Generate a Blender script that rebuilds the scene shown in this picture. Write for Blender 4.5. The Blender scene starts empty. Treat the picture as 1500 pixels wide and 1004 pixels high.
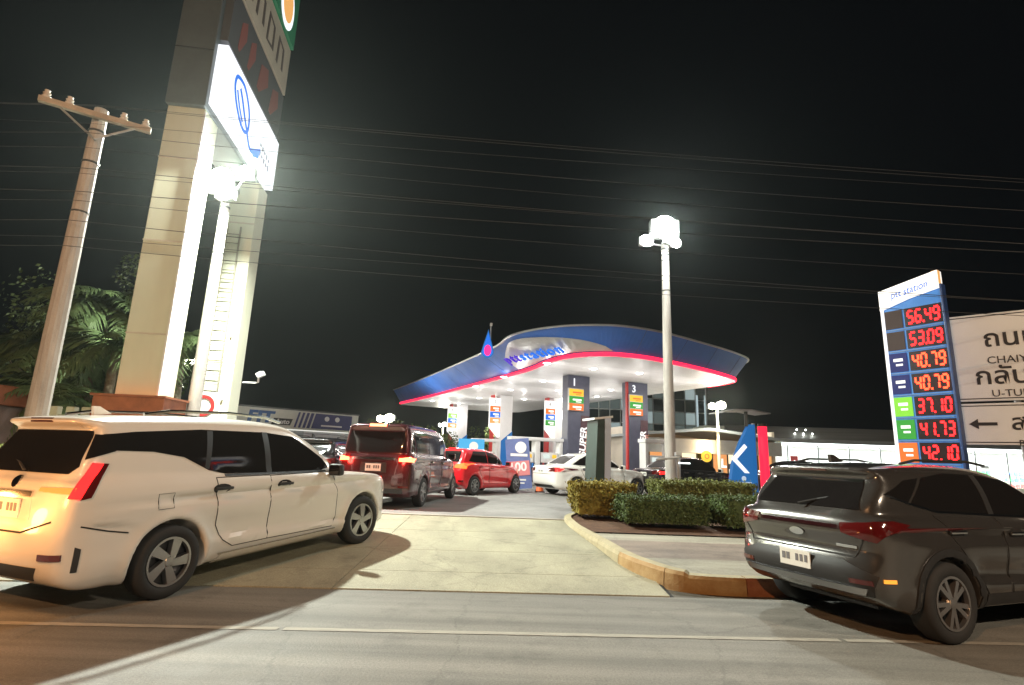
import bpy, bmesh, math, random
import numpy as np
from mathutils import Vector, Matrix
from mathutils.bvhtree import BVHTree

random.seed(7)
SC = bpy.context.scene
COL = SC.collection
R_ = math.radians

# ------------------------------------------------------------------ camera, world, exposure
cam_d = bpy.data.cameras.new('camera')
cam = bpy.data.objects.new('camera', cam_d)
COL.objects.link(cam)
cam_d.sensor_width = 36.0
cam_d.lens = 19.2
cam_d.clip_start = 0.05
cam_d.clip_end = 900
_th, _ro = R_(12.0), R_(2.0)
_f = Vector((0, math.cos(_th), math.sin(_th)))
_r0 = Vector((1, 0, 0))
_u0 = Vector((0, -math.sin(_th), math.cos(_th)))
_r = _r0 * math.cos(_ro) + _u0 * math.sin(_ro)
_u = -_r0 * math.sin(_ro) + _u0 * math.cos(_ro)
cam.matrix_world = Matrix(((_r.x, _u.x, -_f.x, 0), (_r.y, _u.y, -_f.y, 0), (_r.z, _u.z, -_f.z, 1.48), (0, 0, 0, 1)))
SC.camera = cam

W = bpy.data.worlds.new('World')
SC.world = W
W.use_nodes = True
bg = W.node_tree.nodes['Background']
bg.inputs[0].default_value = (0.30, 0.38, 0.52, 1)
bg.inputs[1].default_value = 0.0045
SC.view_settings.view_transform = 'Standard'
SC.view_settings.look = 'None'
SC.view_settings.exposure = 0.3
SC.view_settings.gamma = 1.0
SC.view_settings.use_curve_mapping = False
SC.cycles.use_denoising = True
SC.cycles.max_bounces = 6
SC.cycles.diffuse_bounces = 3
SC.cycles.glossy_bounces = 3
SC.cycles.volume_bounces = 0
SC.cycles.volume_step_rate = 4.0
SC.cycles.sample_clamp_indirect = 6.0
SC.cycles.caustics_reflective = False
SC.cycles.caustics_refractive = False


# ------------------------------------------------------------------ materials
MATS = {}


def mat(name, col, rough=0.6, metal=0.0, var=0.0, vscale=3.0, bump=0.0, bscale=40.0, col2=None, coat=0.0,
        emit=None, estr=0.0, spec=0.5, streak=None):
    if name in MATS:
        return MATS[name]
    m = bpy.data.materials.new(name)
    m.use_nodes = True
    nt = m.node_tree
    b = nt.nodes['Principled BSDF']
    b.inputs['Base Color'].default_value = (*col, 1)
    b.inputs['Roughness'].default_value = rough
    b.inputs['Metallic'].default_value = metal
    b.inputs['Coat Weight'].default_value = coat
    b.inputs['Coat Roughness'].default_value = 0.04
    b.inputs['Specular IOR Level'].default_value = spec
    if emit:
        b.inputs['Emission Color'].default_value = (*emit, 1)
        b.inputs['Emission Strength'].default_value = estr
    if var or bump or col2:
        tc = nt.nodes.new('ShaderNodeTexCoord')
        if streak:
            mp = nt.nodes.new('ShaderNodeMapping')
            mp.inputs['Scale'].default_value = streak
            nt.links.new(tc.outputs['Object'], mp.inputs[0])
            src = mp.outputs[0]
        else:
            src = tc.outputs['Object']
    if var or col2:
        n1 = nt.nodes.new('ShaderNodeTexNoise')
        n1.inputs['Scale'].default_value = vscale
        n1.inputs['Detail'].default_value = 8
        n1.inputs['Roughness'].default_value = 0.65
        nt.links.new(src, n1.inputs['Vector'])
        rp = nt.nodes.new('ShaderNodeValToRGB')
        rp.color_ramp.elements[0].position = 0.3
        rp.color_ramp.elements[1].position = 0.7
        c2 = col2 or tuple(min(1, c * (1 + var)) for c in col)
        c1 = col if col2 else tuple(c * (1 - var) for c in col)
        rp.color_ramp.elements[0].color = (*c1, 1)
        rp.color_ramp.elements[1].color = (*c2, 1)
        nt.links.new(n1.outputs['Fac'], rp.inputs[0])
        nt.links.new(rp.outputs[0], b.inputs['Base Color'])
        rr = nt.nodes.new('ShaderNodeMapRange')
        rr.inputs[3].default_value = max(0.02, rough - 0.08)
        rr.inputs[4].default_value = min(1, rough + 0.08)
        nt.links.new(n1.outputs['Fac'], rr.inputs[0])
        nt.links.new(rr.outputs[0], b.inputs['Roughness'])
    if bump:
        n2 = nt.nodes.new('ShaderNodeTexNoise')
        n2.inputs['Scale'].default_value = bscale
        n2.inputs['Detail'].default_value = 5
        nt.links.new(tc.outputs['Object'], n2.inputs['Vector'])
        bp = nt.nodes.new('ShaderNodeBump')
        bp.inputs['Strength'].default_value = bump
        bp.inputs['Distance'].default_value = 0.02
        nt.links.new(n2.outputs['Fac'], bp.inputs['Height'])
        nt.links.new(bp.outputs[0], b.inputs['Normal'])
    MATS[name] = m
    return m


def emi(name, col, s):
    return mat(name, tuple(0.01 + c * 0.12 for c in col), 0.6, emit=col, estr=s, spec=0.15)


WHITEPAINT = mat('pearl white car paint', (0.74, 0.70, 0.64), 0.3, coat=0.6, var=0.02)
GREYPAINT = mat('gunmetal car paint', (0.095, 0.09, 0.086), 0.2, metal=0.6, coat=1.0)
DARKPAINT = mat('deep maroon car paint', (0.065, 0.018, 0.022), 0.25, metal=0.4, coat=1.0)
BLACKPAINT = mat('black car paint', (0.022, 0.02, 0.022), 0.22, metal=0.2, coat=1.0)
REDPAINT = mat('bright red car paint', (0.62, 0.012, 0.02), 0.28, coat=1.0)
GLASS = mat('tinted car glass', (0.012, 0.011, 0.011), 0.06, spec=0.6)
TRIM = mat('black plastic trim', (0.02, 0.02, 0.021), 0.5)
SEAM = mat('dark panel seam', (0.012, 0.011, 0.01), 0.8)
RUBBER = mat('tyre rubber', (0.02, 0.02, 0.02), 0.8, var=0.2, vscale=20)
ALLOY = mat('silver alloy', (0.42, 0.42, 0.43), 0.3, metal=0.9)
ALLOYDK = mat('dark alloy', (0.08, 0.08, 0.085), 0.35, metal=0.8)
CHROME = mat('chrome strip', (0.7, 0.7, 0.7), 0.15, metal=1.0)
PLATE = mat('number plate white', (0.75, 0.75, 0.7), 0.5)
PLATETXT = mat('number plate ink', (0.16, 0.16, 0.17), 0.6)
TAIL = emi('lit tail lamp', (1.0, 0.012, 0.012), 3.0)
TAILDARK = mat('smoked lamp lens', (0.025, 0.005, 0.006), 0.12, coat=1.0)
TAILHOT = emi('lit brake lamp', (1.0, 0.08, 0.03), 14.0)
TAILOR = emi('orange lit tail lamp', (1.0, 0.09, 0.015), 4.0)
TAILOFF = mat('red lamp lens', (0.09, 0.006, 0.006), 0.12, coat=1.0)
AMBER = emi('amber reflector lamp', (1.0, 0.35, 0.04), 1.2)
CLEAR = mat('clear headlamp lens', (0.5, 0.5, 0.5), 0.1, metal=0.6)
CONCRETE = mat('weathered concrete', (0.34, 0.31, 0.27), 0.8, var=0.22, vscale=2.2, bump=0.25, bscale=30)
POLEC = mat('pole concrete', (0.40, 0.375, 0.35), 0.75, var=0.28, vscale=3, bump=0.3, bscale=25, streak=(3, 3, .4))
CREAM = mat('cream wall paint', (0.64, 0.65, 0.52), 0.6, var=0.06, vscale=1.1, bump=0.06, bscale=8, streak=(2, 2, .5))
BEIGE = mat('beige panel paint', (0.55, 0.49, 0.40), 0.6, var=0.10, vscale=1.3)
GREYCLAD = mat('grey cladding', (0.26, 0.28, 0.28), 0.5, var=0.12, vscale=1.0)
DARKCLAD = mat('charcoal cladding', (0.045, 0.047, 0.065), 0.4, var=0.2)
COLGREY = mat('slate column cladding', (0.09, 0.095, 0.14), 0.4, var=0.15)
WHITECLAD = mat('white aluminium cladding', (0.75, 0.75, 0.76), 0.35, var=0.04)
BLUECLAD = mat('royal blue cladding', (0.05, 0.20, 0.55), 0.35, var=0.1, emit=(.03, .13, .40), estr=.35)
FASCIA = mat('canopy blue fascia', (0.04, 0.14, 0.50), 0.5, var=0.12, vscale=0.8)
SILVER = mat('silver fascia panel', (0.5, 0.5, 0.48), 0.35, metal=0.4, var=0.05)
CEIL = mat('white canopy soffit', (0.72, 0.71, 0.70), 0.5, var=0.05, vscale=0.8)
STEEL = mat('galvanised steel', (0.42, 0.43, 0.43), 0.4, metal=0.7, var=0.1)
DARKSTEEL = mat('dark painted steel', (0.05, 0.055, 0.055), 0.4, metal=0.3, var=0.1)
GREENDARK = mat('dark green panel', (0.03, 0.055, 0.05), 0.4, var=0.2)
RUST = mat('terracotta cladding', (0.30, 0.10, 0.045), 0.65, var=0.3, vscale=3)
CABLE = mat('black cable', (0.05, 0.05, 0.05), 0.6)
INSUL = mat('brown porcelain', (0.55, 0.5, 0.45), 0.25)
SOIL = mat('garden soil', (0.10, 0.05, 0.028), 0.95, var=0.4, vscale=6, bump=0.8, bscale=30)
REDLED = emi('red light strip', (1.0, 0.012, 0.05), 2.2)
DIGIT = emi('red led digit', (1.0, 0.012, 0.014), 5.0)
DIGITHOT = emi('hot red led digit', (1.0, 0.045, 0.015), 6.0)
LEDBACK = mat('led back panel', (0.02, 0.008, 0.01), 0.3)
WHITELIT = emi('lit white acrylic', (0.92, 0.95, 1.0), 1.0)
WHITELIT2 = emi('lit white panel', (1.0, 0.97, 0.93), 1.1)
STRIPLIT = emi('lit fluorescent strip', (0.9, 1.0, 0.98), 4.0)
BLUEINK = emi('lit blue acrylic', (0.01, 0.16, 0.75), 0.9)
VIOLETINK = emi('lit violet acrylic', (0.07, 0.02, 0.55), 0.9)
PINKINK = emi('lit magenta acrylic', (1.0, 0.02, 0.22), 1.3)
BLUELIT = emi('lit blue panel', (0.02, 0.19, 0.55), 0.55)
NAVYLIT = emi('lit navy tag', (0.03, 0.04, 0.22), 0.5)
GREENLIT = emi('lit green tag', (0.05, 0.42, 0.05), 0.7)
LIMELIT = emi('lit lime tag', (0.25, 0.7, 0.05), 0.9)
ORANGELIT = emi('lit orange tag', (0.95, 0.20, 0.03), 0.8)
YELLOWLIT = emi('lit yellow tag', (1.0, 0.55, 0.04), 0.9)
BROWNLIT = emi('lit brown tag', (0.09, 0.06, 0.05), 0.5)
TANLIT = emi('lit amber tag', (0.85, 0.42, 0.12), 0.8)
FLOOD = emi('floodlight lens', (0.93, 1.0, 0.95), 120.0)
FLOOD2 = emi('small floodlight lens', (0.95, 1.0, 0.93), 40.0)
LAMPY = emi('yellow white lamp lens', (1.0, 0.95, 0.7), 40.0)
DOWNL = emi('downlight lens', (1.0, 0.96, 0.93), 12.0)
INK = mat('black vinyl letter', (0.02, 0.02, 0.022), 0.6)
INKBLUE = mat('blue vinyl letter', (0.02, 0.10, 0.32), 0.5)
NAVY = mat('navy printed panel', (0.035, 0.04, 0.16), 0.5, var=0.15)
SIGNWHITE = mat('sign sheet white', (0.80, 0.80, 0.76), 0.55, var=0.06, vscale=1.2)
WHITEV = mat('white vinyl letter', (0.8, 0.8, 0.8), 0.5)


def ground_mat(name, base, var, streak_axis=None, stains=0.5, warm=(1, 1, 1)):
    m = bpy.data.materials.new(name)
    m.use_nodes = True
    nt = m.node_tree
    b = nt.nodes['Principled BSDF']
    tc = nt.nodes.new('ShaderNodeTexCoord')
    n1 = nt.nodes.new('ShaderNodeTexNoise'); n1.inputs['Scale'].default_value = 0.35; n1.inputs['Detail'].default_value = 9; n1.inputs['Roughness'].default_value = 0.7
    n2 = nt.nodes.new('ShaderNodeTexNoise'); n2.inputs['Scale'].default_value = 55; n2.inputs['Detail'].default_value = 4
    mp = nt.nodes.new('ShaderNodeMapping')
    mp.inputs['Scale'].default_value = streak_axis or (1, 1, 1)
    n3 = nt.nodes.new('ShaderNodeTexNoise'); n3.inputs['Scale'].default_value = 1.2; n3.inputs['Detail'].default_value = 6
    nt.links.new(tc.outputs['Object'], n1.inputs[0]); nt.links.new(tc.outputs['Object'], n2.inputs[0])
    nt.links.new(tc.outputs['Object'], mp.inputs[0]); nt.links.new(mp.outputs[0], n3.inputs[0])

    def mul(a, bb):
        x = nt.nodes.new('ShaderNodeMath'); x.operation = 'MULTIPLY'
        nt.links.new(a, x.inputs[0]); nt.links.new(bb, x.inputs[1]); return x.outputs[0]

    def rng(a, lo, hi, f0=0.3, f1=0.7):
        x = nt.nodes.new('ShaderNodeMapRange')
        x.inputs[1].default_value = f0; x.inputs[2].default_value = f1
        x.inputs[3].default_value = lo; x.inputs[4].default_value = hi
        nt.links.new(a, x.inputs[0]); return x.outputs[0]
    v = mul(mul(rng(n1.outputs[0], 1 - var, 1 + var), rng(n2.outputs[0], 0.82, 1.18)), rng(n3.outputs[0], 1 - stains * 0.35, 1 + stains * 0.2))
    n4 = nt.nodes.new('ShaderNodeTexNoise'); n4.inputs['Scale'].default_value = 1.7; n4.inputs['Detail'].default_value = 7; n4.inputs['Roughness'].default_value = .75
    n5 = nt.nodes.new('ShaderNodeTexNoise'); n5.inputs['Scale'].default_value = 160; n5.inputs['Detail'].default_value = 2
    vo = nt.nodes.new('ShaderNodeTexVoronoi'); vo.feature = 'DISTANCE_TO_EDGE'; vo.inputs['Scale'].default_value = .42
    wv = nt.nodes.new('ShaderNodeVectorMath'); wv.operation = 'MULTIPLY_ADD'; wv.inputs[1].default_value = (.5, .5, 0)
    nt.links.new(tc.outputs['Object'], n4.inputs[0]); nt.links.new(tc.outputs['Object'], n5.inputs[0])
    nt.links.new(n4.outputs[1], wv.inputs[0]); nt.links.new(tc.outputs['Object'], wv.inputs[2]); nt.links.new(wv.outputs[0], vo.inputs['Vector'])
    v = mul(mul(mul(v, rng(n4.outputs[0], 1.06, .70, .52, .72)), rng(vo.outputs[0], .80, 1.0, .001, .006)), rng(n5.outputs[0], .75, 1.25))
    mx = nt.nodes.new('ShaderNodeVectorMath'); mx.operation = 'SCALE'
    mx.inputs[0].default_value = tuple(base * w for w in warm)
    nt.links.new(v, mx.inputs[3])
    nt.links.new(mx.outputs[0], b.inputs['Base Color'])
    nt.links.new(rng(n1.outputs[0], 0.6, 0.85), b.inputs['Roughness'])
    bp = nt.nodes.new('ShaderNodeBump'); bp.inputs['Strength'].default_value = 0.35; bp.inputs['Distance'].default_value = 0.01
    nt.links.new(n2.outputs[0], bp.inputs['Height']); nt.links.new(bp.outputs[0], b.inputs['Normal'])
    return m


# ------------------------------------------------------------------ mesh helpers
def tag(o, label=None, cat=None, group=None, kind=None):
    if label: o['label'] = label
    if cat: o['category'] = cat
    if group: o['group'] = group
    if kind: o['kind'] = kind
    return o


def thing(name, label, cat, loc=(0, 0, 0), rz=0.0, group=None, scale=1.0):
    o = bpy.data.objects.new(name, None)
    o.empty_display_size = 0.2
    COL.objects.link(o)
    o.location = loc
    o.rotation_euler = (0, 0, rz)
    o.scale = (scale,) * 3
    return tag(o, label, cat, group)


def link(name, me, m, parent=None, smooth=False):
    if m and not me.materials:
        me.materials.append(m)
    if smooth:
        me.polygons.foreach_set('use_smooth', [True] * len(me.polygons))
    o = bpy.data.objects.new(name, me)
    COL.objects.link(o)
    if parent is not None:
        o.parent = parent
    return o


class MB:
    def __init__(s):
        s.b = bmesh.new()

    def box(s, c, d, rot=None, bev=0.0):
        r = bmesh.ops.create_cube(s.b, size=1.0)
        vs = r['verts']
        bmesh.ops.scale(s.b, vec=d, verts=vs)
        if bev:
            es = list({e for v in vs for e in v.link_edges})
            rr = bmesh.ops.bevel(s.b, geom=es, offset=bev, segments=2, affect='EDGES', profile=0.6)
            vs = list({v for v in rr['verts']} | {v for v in vs if v.is_valid})
        if rot is not None:
            bmesh.ops.transform(s.b, matrix=rot.to_4x4(), verts=vs)
        bmesh.ops.translate(s.b, vec=c, verts=vs)
        return s

    def cyl(s, p0, p1, r0, r1=None, n=16, caps=True):
        p0, p1 = Vector(p0), Vector(p1)
        d = p1 - p0
        r = bmesh.ops.create_cone(s.b, cap_ends=caps, segments=n, radius1=r0, radius2=r0 if r1 is None else r1, depth=d.length)
        q = Vector((0, 0, 1)).rotation_difference(d.normalized())
        bmesh.ops.transform(s.b, matrix=Matrix.Translation((p0 + p1) / 2) @ q.to_matrix().to_4x4(), verts=r['verts'])
        return s

    def tube(s, pts, r, n=6):
        pts = [Vector(p) for p in pts]
        rings = []
        for i, p in enumerate(pts):
            t = (pts[min(i + 1, len(pts) - 1)] - pts[max(i - 1, 0)]).normalized()
            a = t.cross(Vector((0, 0, 1)) if abs(t.z) < 0.9 else Vector((1, 0, 0))).normalized()
            bb = t.cross(a)
            rr = r[i] if isinstance(r, (list, tuple)) else r
            rings.append([s.b.verts.new(p + (a * math.cos(k * 2 * math.pi / n) + bb * math.sin(k * 2 * math.pi / n)) * rr) for k in range(n)])
        for i in range(len(rings) - 1):
            for k in range(n):
                s.b.faces.new((rings[i][k], rings[i][(k + 1) % n], rings[i + 1][(k + 1) % n], rings[i + 1][k]))
        s.b.faces.new(rings[0][::-1]); s.b.faces.new(rings[-1])
        return s

    def prism(s, poly, off, plane='xz', t0=0.0, t1=0.1):
        """polygon of 2D points extruded from t0 to t1 along the third axis"""
        def P(a, c, t):
            if plane == 'xz': return Vector((a, t, c))
            if plane == 'yz': return Vector((t, a, c))
            return Vector((a, c, t))
        v0 = [s.b.verts.new(P(a, c, t0) + Vector(off)) for a, c in poly]
        v1 = [s.b.verts.new(P(a, c, t1) + Vector(off)) for a, c in poly]
        n = len(poly)
        s.b.faces.new(v0); s.b.faces.new(v1[::-1])
        for i in range(n):
            s.b.faces.new((v0[i], v1[i], v1[(i + 1) % n], v0[(i + 1) % n]))
        return s

    def lathe(s, prof, axis='z', n=32, off=(0, 0, 0)):
        off = Vector(off)
        rings = []
        for r, h in prof:
            ring = []
            for k in range(n):
                a = 2 * math.pi * k / n
                p = Vector((r * math.cos(a), r * math.sin(a), h))
                if axis == 'y': p = Vector((p.x, h, p.y))
                if axis == 'x': p = Vector((h, p.x, p.y))
                ring.append(s.b.verts.new(p + off))
            rings.append(ring)
        for i in range(len(rings) - 1):
            for k in range(n):
                s.b.faces.new((rings[i][k], rings[i][(k + 1) % n], rings[i + 1][(k + 1) % n], rings[i + 1][k]))
        return s

    def sheet(s, pts):
        s.b.faces.new([s.b.verts.new(p) for p in pts])
        return s

    def build(s, name, m, parent=None, smooth=False, xf=None):
        bmesh.ops.recalc_face_normals(s.b, faces=s.b.faces)
        if xf is not None:
            bmesh.ops.transform(s.b, matrix=xf, verts=s.b.verts)
        me = bpy.data.meshes.new(name)
        s.b.to_mesh(me)
        s.b.free()
        o = link(name, me, m, parent, smooth)
        if smooth:
            try:
                me.set_sharp_from_angle(angle=R_(40))
            except Exception:
                pass
        return o


def text(name, body, size, m, parent, loc, xdir, up=(0, 0, 1), extrude=0.01, shear=0.0, align='CENTER', spacing=1.0, sx=1.0, bold=0.0):
    cu = bpy.data.curves.new(name, 'FONT')
    cu.body = body
    cu.size = size
    cu.extrude = extrude
    cu.shear = shear
    cu.align_x = align
    cu.align_y = 'CENTER'
    cu.space_character = spacing
    cu.offset = bold
    cu.resolution_u = 4
    cu.materials.append(m)
    o = bpy.data.objects.new(name, cu)
    COL.objects.link(o)
    x = Vector(xdir).normalized()
    u = Vector(up).normalized()
    n = x.cross(u).normalized()
    u = n.cross(x)
    me = bpy.data.meshes.new_from_object(o)
    bpy.data.objects.remove(o)
    bpy.data.curves.remove(cu)
    if not me.materials: me.materials.append(m)
    o = bpy.data.objects.new(name, me)
    COL.objects.link(o)
    o.parent = parent
    o.matrix_local = Matrix(((x.x * sx, u.x, n.x, loc[0]), (x.y * sx, u.y, n.y, loc[1]), (x.z * sx, u.z, n.z, loc[2]), (0, 0, 0, 1)))
    return o


def copy_tree(o, parent=None):
    c = o.copy()
    COL.objects.link(c)
    if parent is not None:
        mw = o.matrix_local.copy()
        c.parent = parent
    for ch in list(o.children):
        copy_tree(ch, c)
    return c


def point_light(name, loc, power, col=(1, 1, 1), radius=0.1, spot=None, target=None, blend=0.6):
    d = bpy.data.lights.new(name, 'SPOT' if spot else 'POINT')
    d.energy = power
    d.color = col
    d.shadow_soft_size = radius
    if spot:
        d.spot_size = R_(spot)
        d.spot_blend = blend
    o = bpy.data.objects.new(name, d)
    COL.objects.link(o)
    o.location = loc
    if target is not None:
        o.rotation_euler = (Vector(target) - Vector(loc)).to_track_quat('-Z', 'Y').to_euler()
    return o


# ------------------------------------------------------------------ GROUND
M_ROAD = ground_mat('road asphalt', 0.19, 0.16, (0.12, 3.0, 1), 1.0, (1, 0.97, 0.86))
M_APRON = ground_mat('driveway concrete', 0.32, 0.12, (1.2, 0.6, 1), 0.7, (1, 0.95, 0.68))
M_FORE = ground_mat('forecourt concrete', 0.24, 0.12, (1, 1, 1), 0.6, (1, 0.97, 0.93))
M_EARTH = ground_mat('dry verge ground', 0.10, 0.25, (1, 1, 1), 0.5, (1, 0.9, 0.7))
M_PAVE = ground_mat('pale paving', 0.34, 0.12, (0.4, 3, 1), 0.8, (1, 0.93, 0.74))
M_PAVER = ground_mat('brown paving band', 0.26, 0.15, (0.5, 3, 1), 0.8, (1, 0.80, 0.66))


def edgeY(x):
    return 6.6 + 0.045 * (x - 0.5)


tag(MB().sheet([(-150, -40, -0.012), (150, -40, -0.012), (150, 140, -0.012), (-150, 140, -0.012)]).build('ground', M_EARTH), kind='structure')
tag(MB().sheet([(-149, -14, 0), (149, -14, 0), (149, edgeY(149), 0), (-149, edgeY(-149), 0)]).build('road', M_ROAD), kind='structure')
# worn edge line and the concrete gutter
mk = MB()
for x0, x1 in ((-9, -1.9), (-1.85, 3.0), (3.05, 9)):
    mk.sheet([(x0, edgeY(x0) - 1.48, 0.004), (x1, edgeY(x1) - 1.48, 0.004), (x1, edgeY(x1) - 1.40, 0.004), (x0, edgeY(x0) - 1.40, 0.004)])
M_LINE = mat('worn road paint', (0.24, 0.23, 0.20), 0.8, col2=(0.42, 0.40, 0.34), vscale=5, streak=(1, 6, 1))
tag(mk.build('road_marking', M_LINE), kind='structure')
# driveway apron (a ramp up to the forecourt) in slabs with open joints
slabs = MB().build('driveway', M_APRON) if False else None
drv = thing('driveway', None, None)
drv['kind'] = 'structure'


def apron_z(y, x=0):
    t = (y - edgeY(x)) / (11.5 - edgeY(x))
    return 0.012 + 0.288 * max(0, min(1, t))


ybreak = [0.0, 0.16, 0.40, 0.7, 1.0]
xbreak = [-60, -26, -14, -9.5, -5.6, -1.9, 1.9]
for i in range(len(xbreak) - 1):
    for j in range(4):
        g = 0.005
        x0, x1 = xbreak[i] + g, xbreak[i + 1] - g
        q = []
        for x, t in ((x0, ybreak[j]), (x1, ybreak[j]), (x1, ybreak[j + 1]), (x0, ybreak[j + 1])):
            e = edgeY(x)
            y = e + (11.5 - e) * t + (g if t == ybreak[j] else -g)
            q.append((x, y, apron_z(y, x)))
        b = MB()
        top = [b.b.verts.new(p) for p in q]
        bot = [b.b.verts.new((p[0], p[1], p[2] - 0.05)) for p in q]
        b.b.faces.new(top)
        for k in range(4):
            b.b.faces.new((top[k], bot[k], bot[(k + 1) % 4], top[(k + 1) % 4]))
        b.build('slab', M_APRON, drv)
# dark base under the joints
tag(MB().sheet([(-60, edgeY(-60) - 0.0, -0.004), (1.95, edgeY(1.95), -0.004), (1.95, 11.5, 0.26), (-60, 11.5, 0.26)]).build('joint_bed', SEAM, drv))
fc = MB()
fc.box((10, 11.58, 0.285), (140, 0.16, 0.06))
tag(fc.build('drain_channel', CONCRETE, drv))
tag(MB().sheet([(-149, 11.66, 0.30), (149, 11.66, 0.30), (149, 139, 0.30), (-149, 139, 0.30)]).build('forecourt', M_FORE), kind='structure')

# ---- planted island with kerb
outl = [(16, 7.55), (10, 7.22), (5, 6.98), (3.3, 6.90), (2.6, 6.88), (2.1, 7.02), (1.78, 7.45), (1.58, 8.1), (1.46, 8.95), (1.30, 10.0), (1.18, 10.9), (1.16, 11.6),
        (1.3, 12.4), (1.75, 13.1), (2.6, 13.5), (5, 13.75), (10, 14.0), (16, 14.3)]


def cr(pts, n=6):
    o = []
    for i in range(len(pts) - 1):
        p0 = Vector(pts[max(i - 1, 0)]); p1 = Vector(pts[i]); p2 = Vector(pts[i + 1]); p3 = Vector(pts[min(i + 2, len(pts) - 1)])
        for k in range(n):
            t = k / n
            o.append(0.5 * (2 * p1 + (p2 - p0) * t + (2 * p0 - 5 * p1 + 4 * p2 - p3) * t * t + (3 * p1 - p0 - 3 * p2 + p3) * t ** 3))
    o.append(Vector(pts[-1]))
    return o


ko = cr(outl, 8)
isl = thing('traffic_island', None, None)
isl['kind'] = 'structure'
M_KY = mat('faded yellow kerb paint', (0.36, 0.21, 0.08), 0.75, col2=(0.50, 0.36, 0.18), vscale=6, bump=0.3)
M_KR = mat('faded red kerb paint', (0.26, 0.085, 0.04), 0.75, col2=(0.40, 0.18, 0.09), vscale=6, bump=0.3)
M_KP = mat('bare kerb concrete', (0.42, 0.37, 0.24), 0.8, var=0.15, vscale=5, bump=0.3)
# resample into 1 m stones
acc, seg, stones = 0.0, [ko[0]], []
for a, b in zip(ko, ko[1:]):
    seg.append(b); acc += (b - a).length
    if acc > 0.95:
        stones.append(seg); seg = [b]; acc = 0
stones.append(seg)
for i, sg in enumerate(stones):
    if len(sg) < 2: continue
    b = MB()
    prof = [(0, -0.02), (0.015, 0.15), (0.04, 0.185), (0.17, 0.19), (0.17, -0.02)]
    rows = []
    L = len(sg)
    for k, p in enumerate(sg):
        t = (sg[min(k + 1, L - 1)] - sg[max(k - 1, 0)]).normalized()
        nrm = Vector((t.y, -t.x))
        sh = Vector((0, 0))
        if k == 0: sh = t * 0.006
        if k == L - 1: sh = -t * 0.006
        # nrm points inward when walking from right end round the nose
        zz = apron_z(p.y, p.x) if p.x < 2.2 and p.y < 12 else (0.0 if p.y < 8 else 0.3)
        drop = 0.75 if False else 1.0
        h0 = max(0.05, 0.19 * (1 - 0.62 * max(0, min(1, (p.y - 7.4) / 3.2)))) + (zz if zz < 0.28 else 0.28)
        rows.append([b.b.verts.new((p.x + nrm.x * d + sh.x, p.y + nrm.y * d + sh.y, (h if h < 0 else h0 * h / 0.19))) for d, h in prof])
    for k in range(len(rows) - 1):
        for m_ in range(len(prof) - 1):
            b.b.faces.new((rows[k][m_], rows[k][m_ + 1], rows[k + 1][m_ + 1], rows[k + 1][m_]))
    b.b.faces.new(rows[0]); b.b.faces.new(rows[-1][::-1])
    front = sg[0].y < 7.6
    o = b.build('kerb_stone', (M_KY if sg[0].x < 3.2 else M_KR) if front else M_KP, isl)
    o.data.materials.append(M_KP)
    for pf in o.data.polygons:
        if pf.normal.z > 0.6: pf.material_index = 1


def inset(pts, d):
    o = []
    for k, p in enumerate(pts):
        t = (pts[min(k + 1, len(pts) - 1)] - pts[max(k - 1, 0)]).normalized()
        o.append(p + Vector((t.y, -t.x)) * d)
    return o


def isl_z(p):
    return 0.17 + 0.13 * max(0, min(1, (p.y - 7.4) / 3.4))


in1 = inset(ko, 0.165)
# pave as strips following y (paving bands run along the road)


def clip_band(poly, y0, y1):
    bm = bmesh.new()
    bm.faces.new([bm.verts.new((p.x, p.y, 0)) for p in poly])
    for y, s in ((y0, -1), (y1, 1)):
        bmesh.ops.bisect_plane(bm, geom=bm.verts[:] + bm.edges[:] + bm.faces[:], plane_co=(0, y, 0), plane_no=(0, s, 0), clear_outer=True)
    return bm


for (y0, y1, mm, nm, dz) in ((6.0, 8.05, M_PAVE, 'pale_paving', 0), (8.05, 9.35, M_PAVER, 'brown_paving', 0), (9.35, 9.95, M_PAVE, 'pale_paving', 0), (9.95, 14.5, SOIL, 'soil_bed', 0.02)):
    bm = clip_band(in1, y0, y1)
    for y in np.arange(math.ceil(y0 * 2) / 2, y1, 0.5):
        bmesh.ops.bisect_plane(bm, geom=bm.verts[:] + bm.edges[:] + bm.faces[:], plane_co=(0, float(y), 0), plane_no=(0, 1, 0))
    for v in bm.verts:
        v.co.z = isl_z(v.co) + dz
    me = bpy.data.meshes.new(nm)
    bmesh.ops.recalc_face_normals(bm, faces=bm.faces)
    for f in bm.faces:
        if f.normal.z < 0: f.normal_flip()
    bm.to_mesh(me); bm.free()
    link(nm, me, mm, isl)


# ------------------------------------------------------------------ CARS: three-view solids meshed with surface nets
def chaikin(p, it=2):
    p = np.array(p, float)
    for _ in range(it):
        q = np.roll(p, -1, axis=0)
        p = np.stack([0.8 * p + 0.2 * q, 0.2 * p + 0.8 * q], 1).reshape(-1, 2)
    return p


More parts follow.
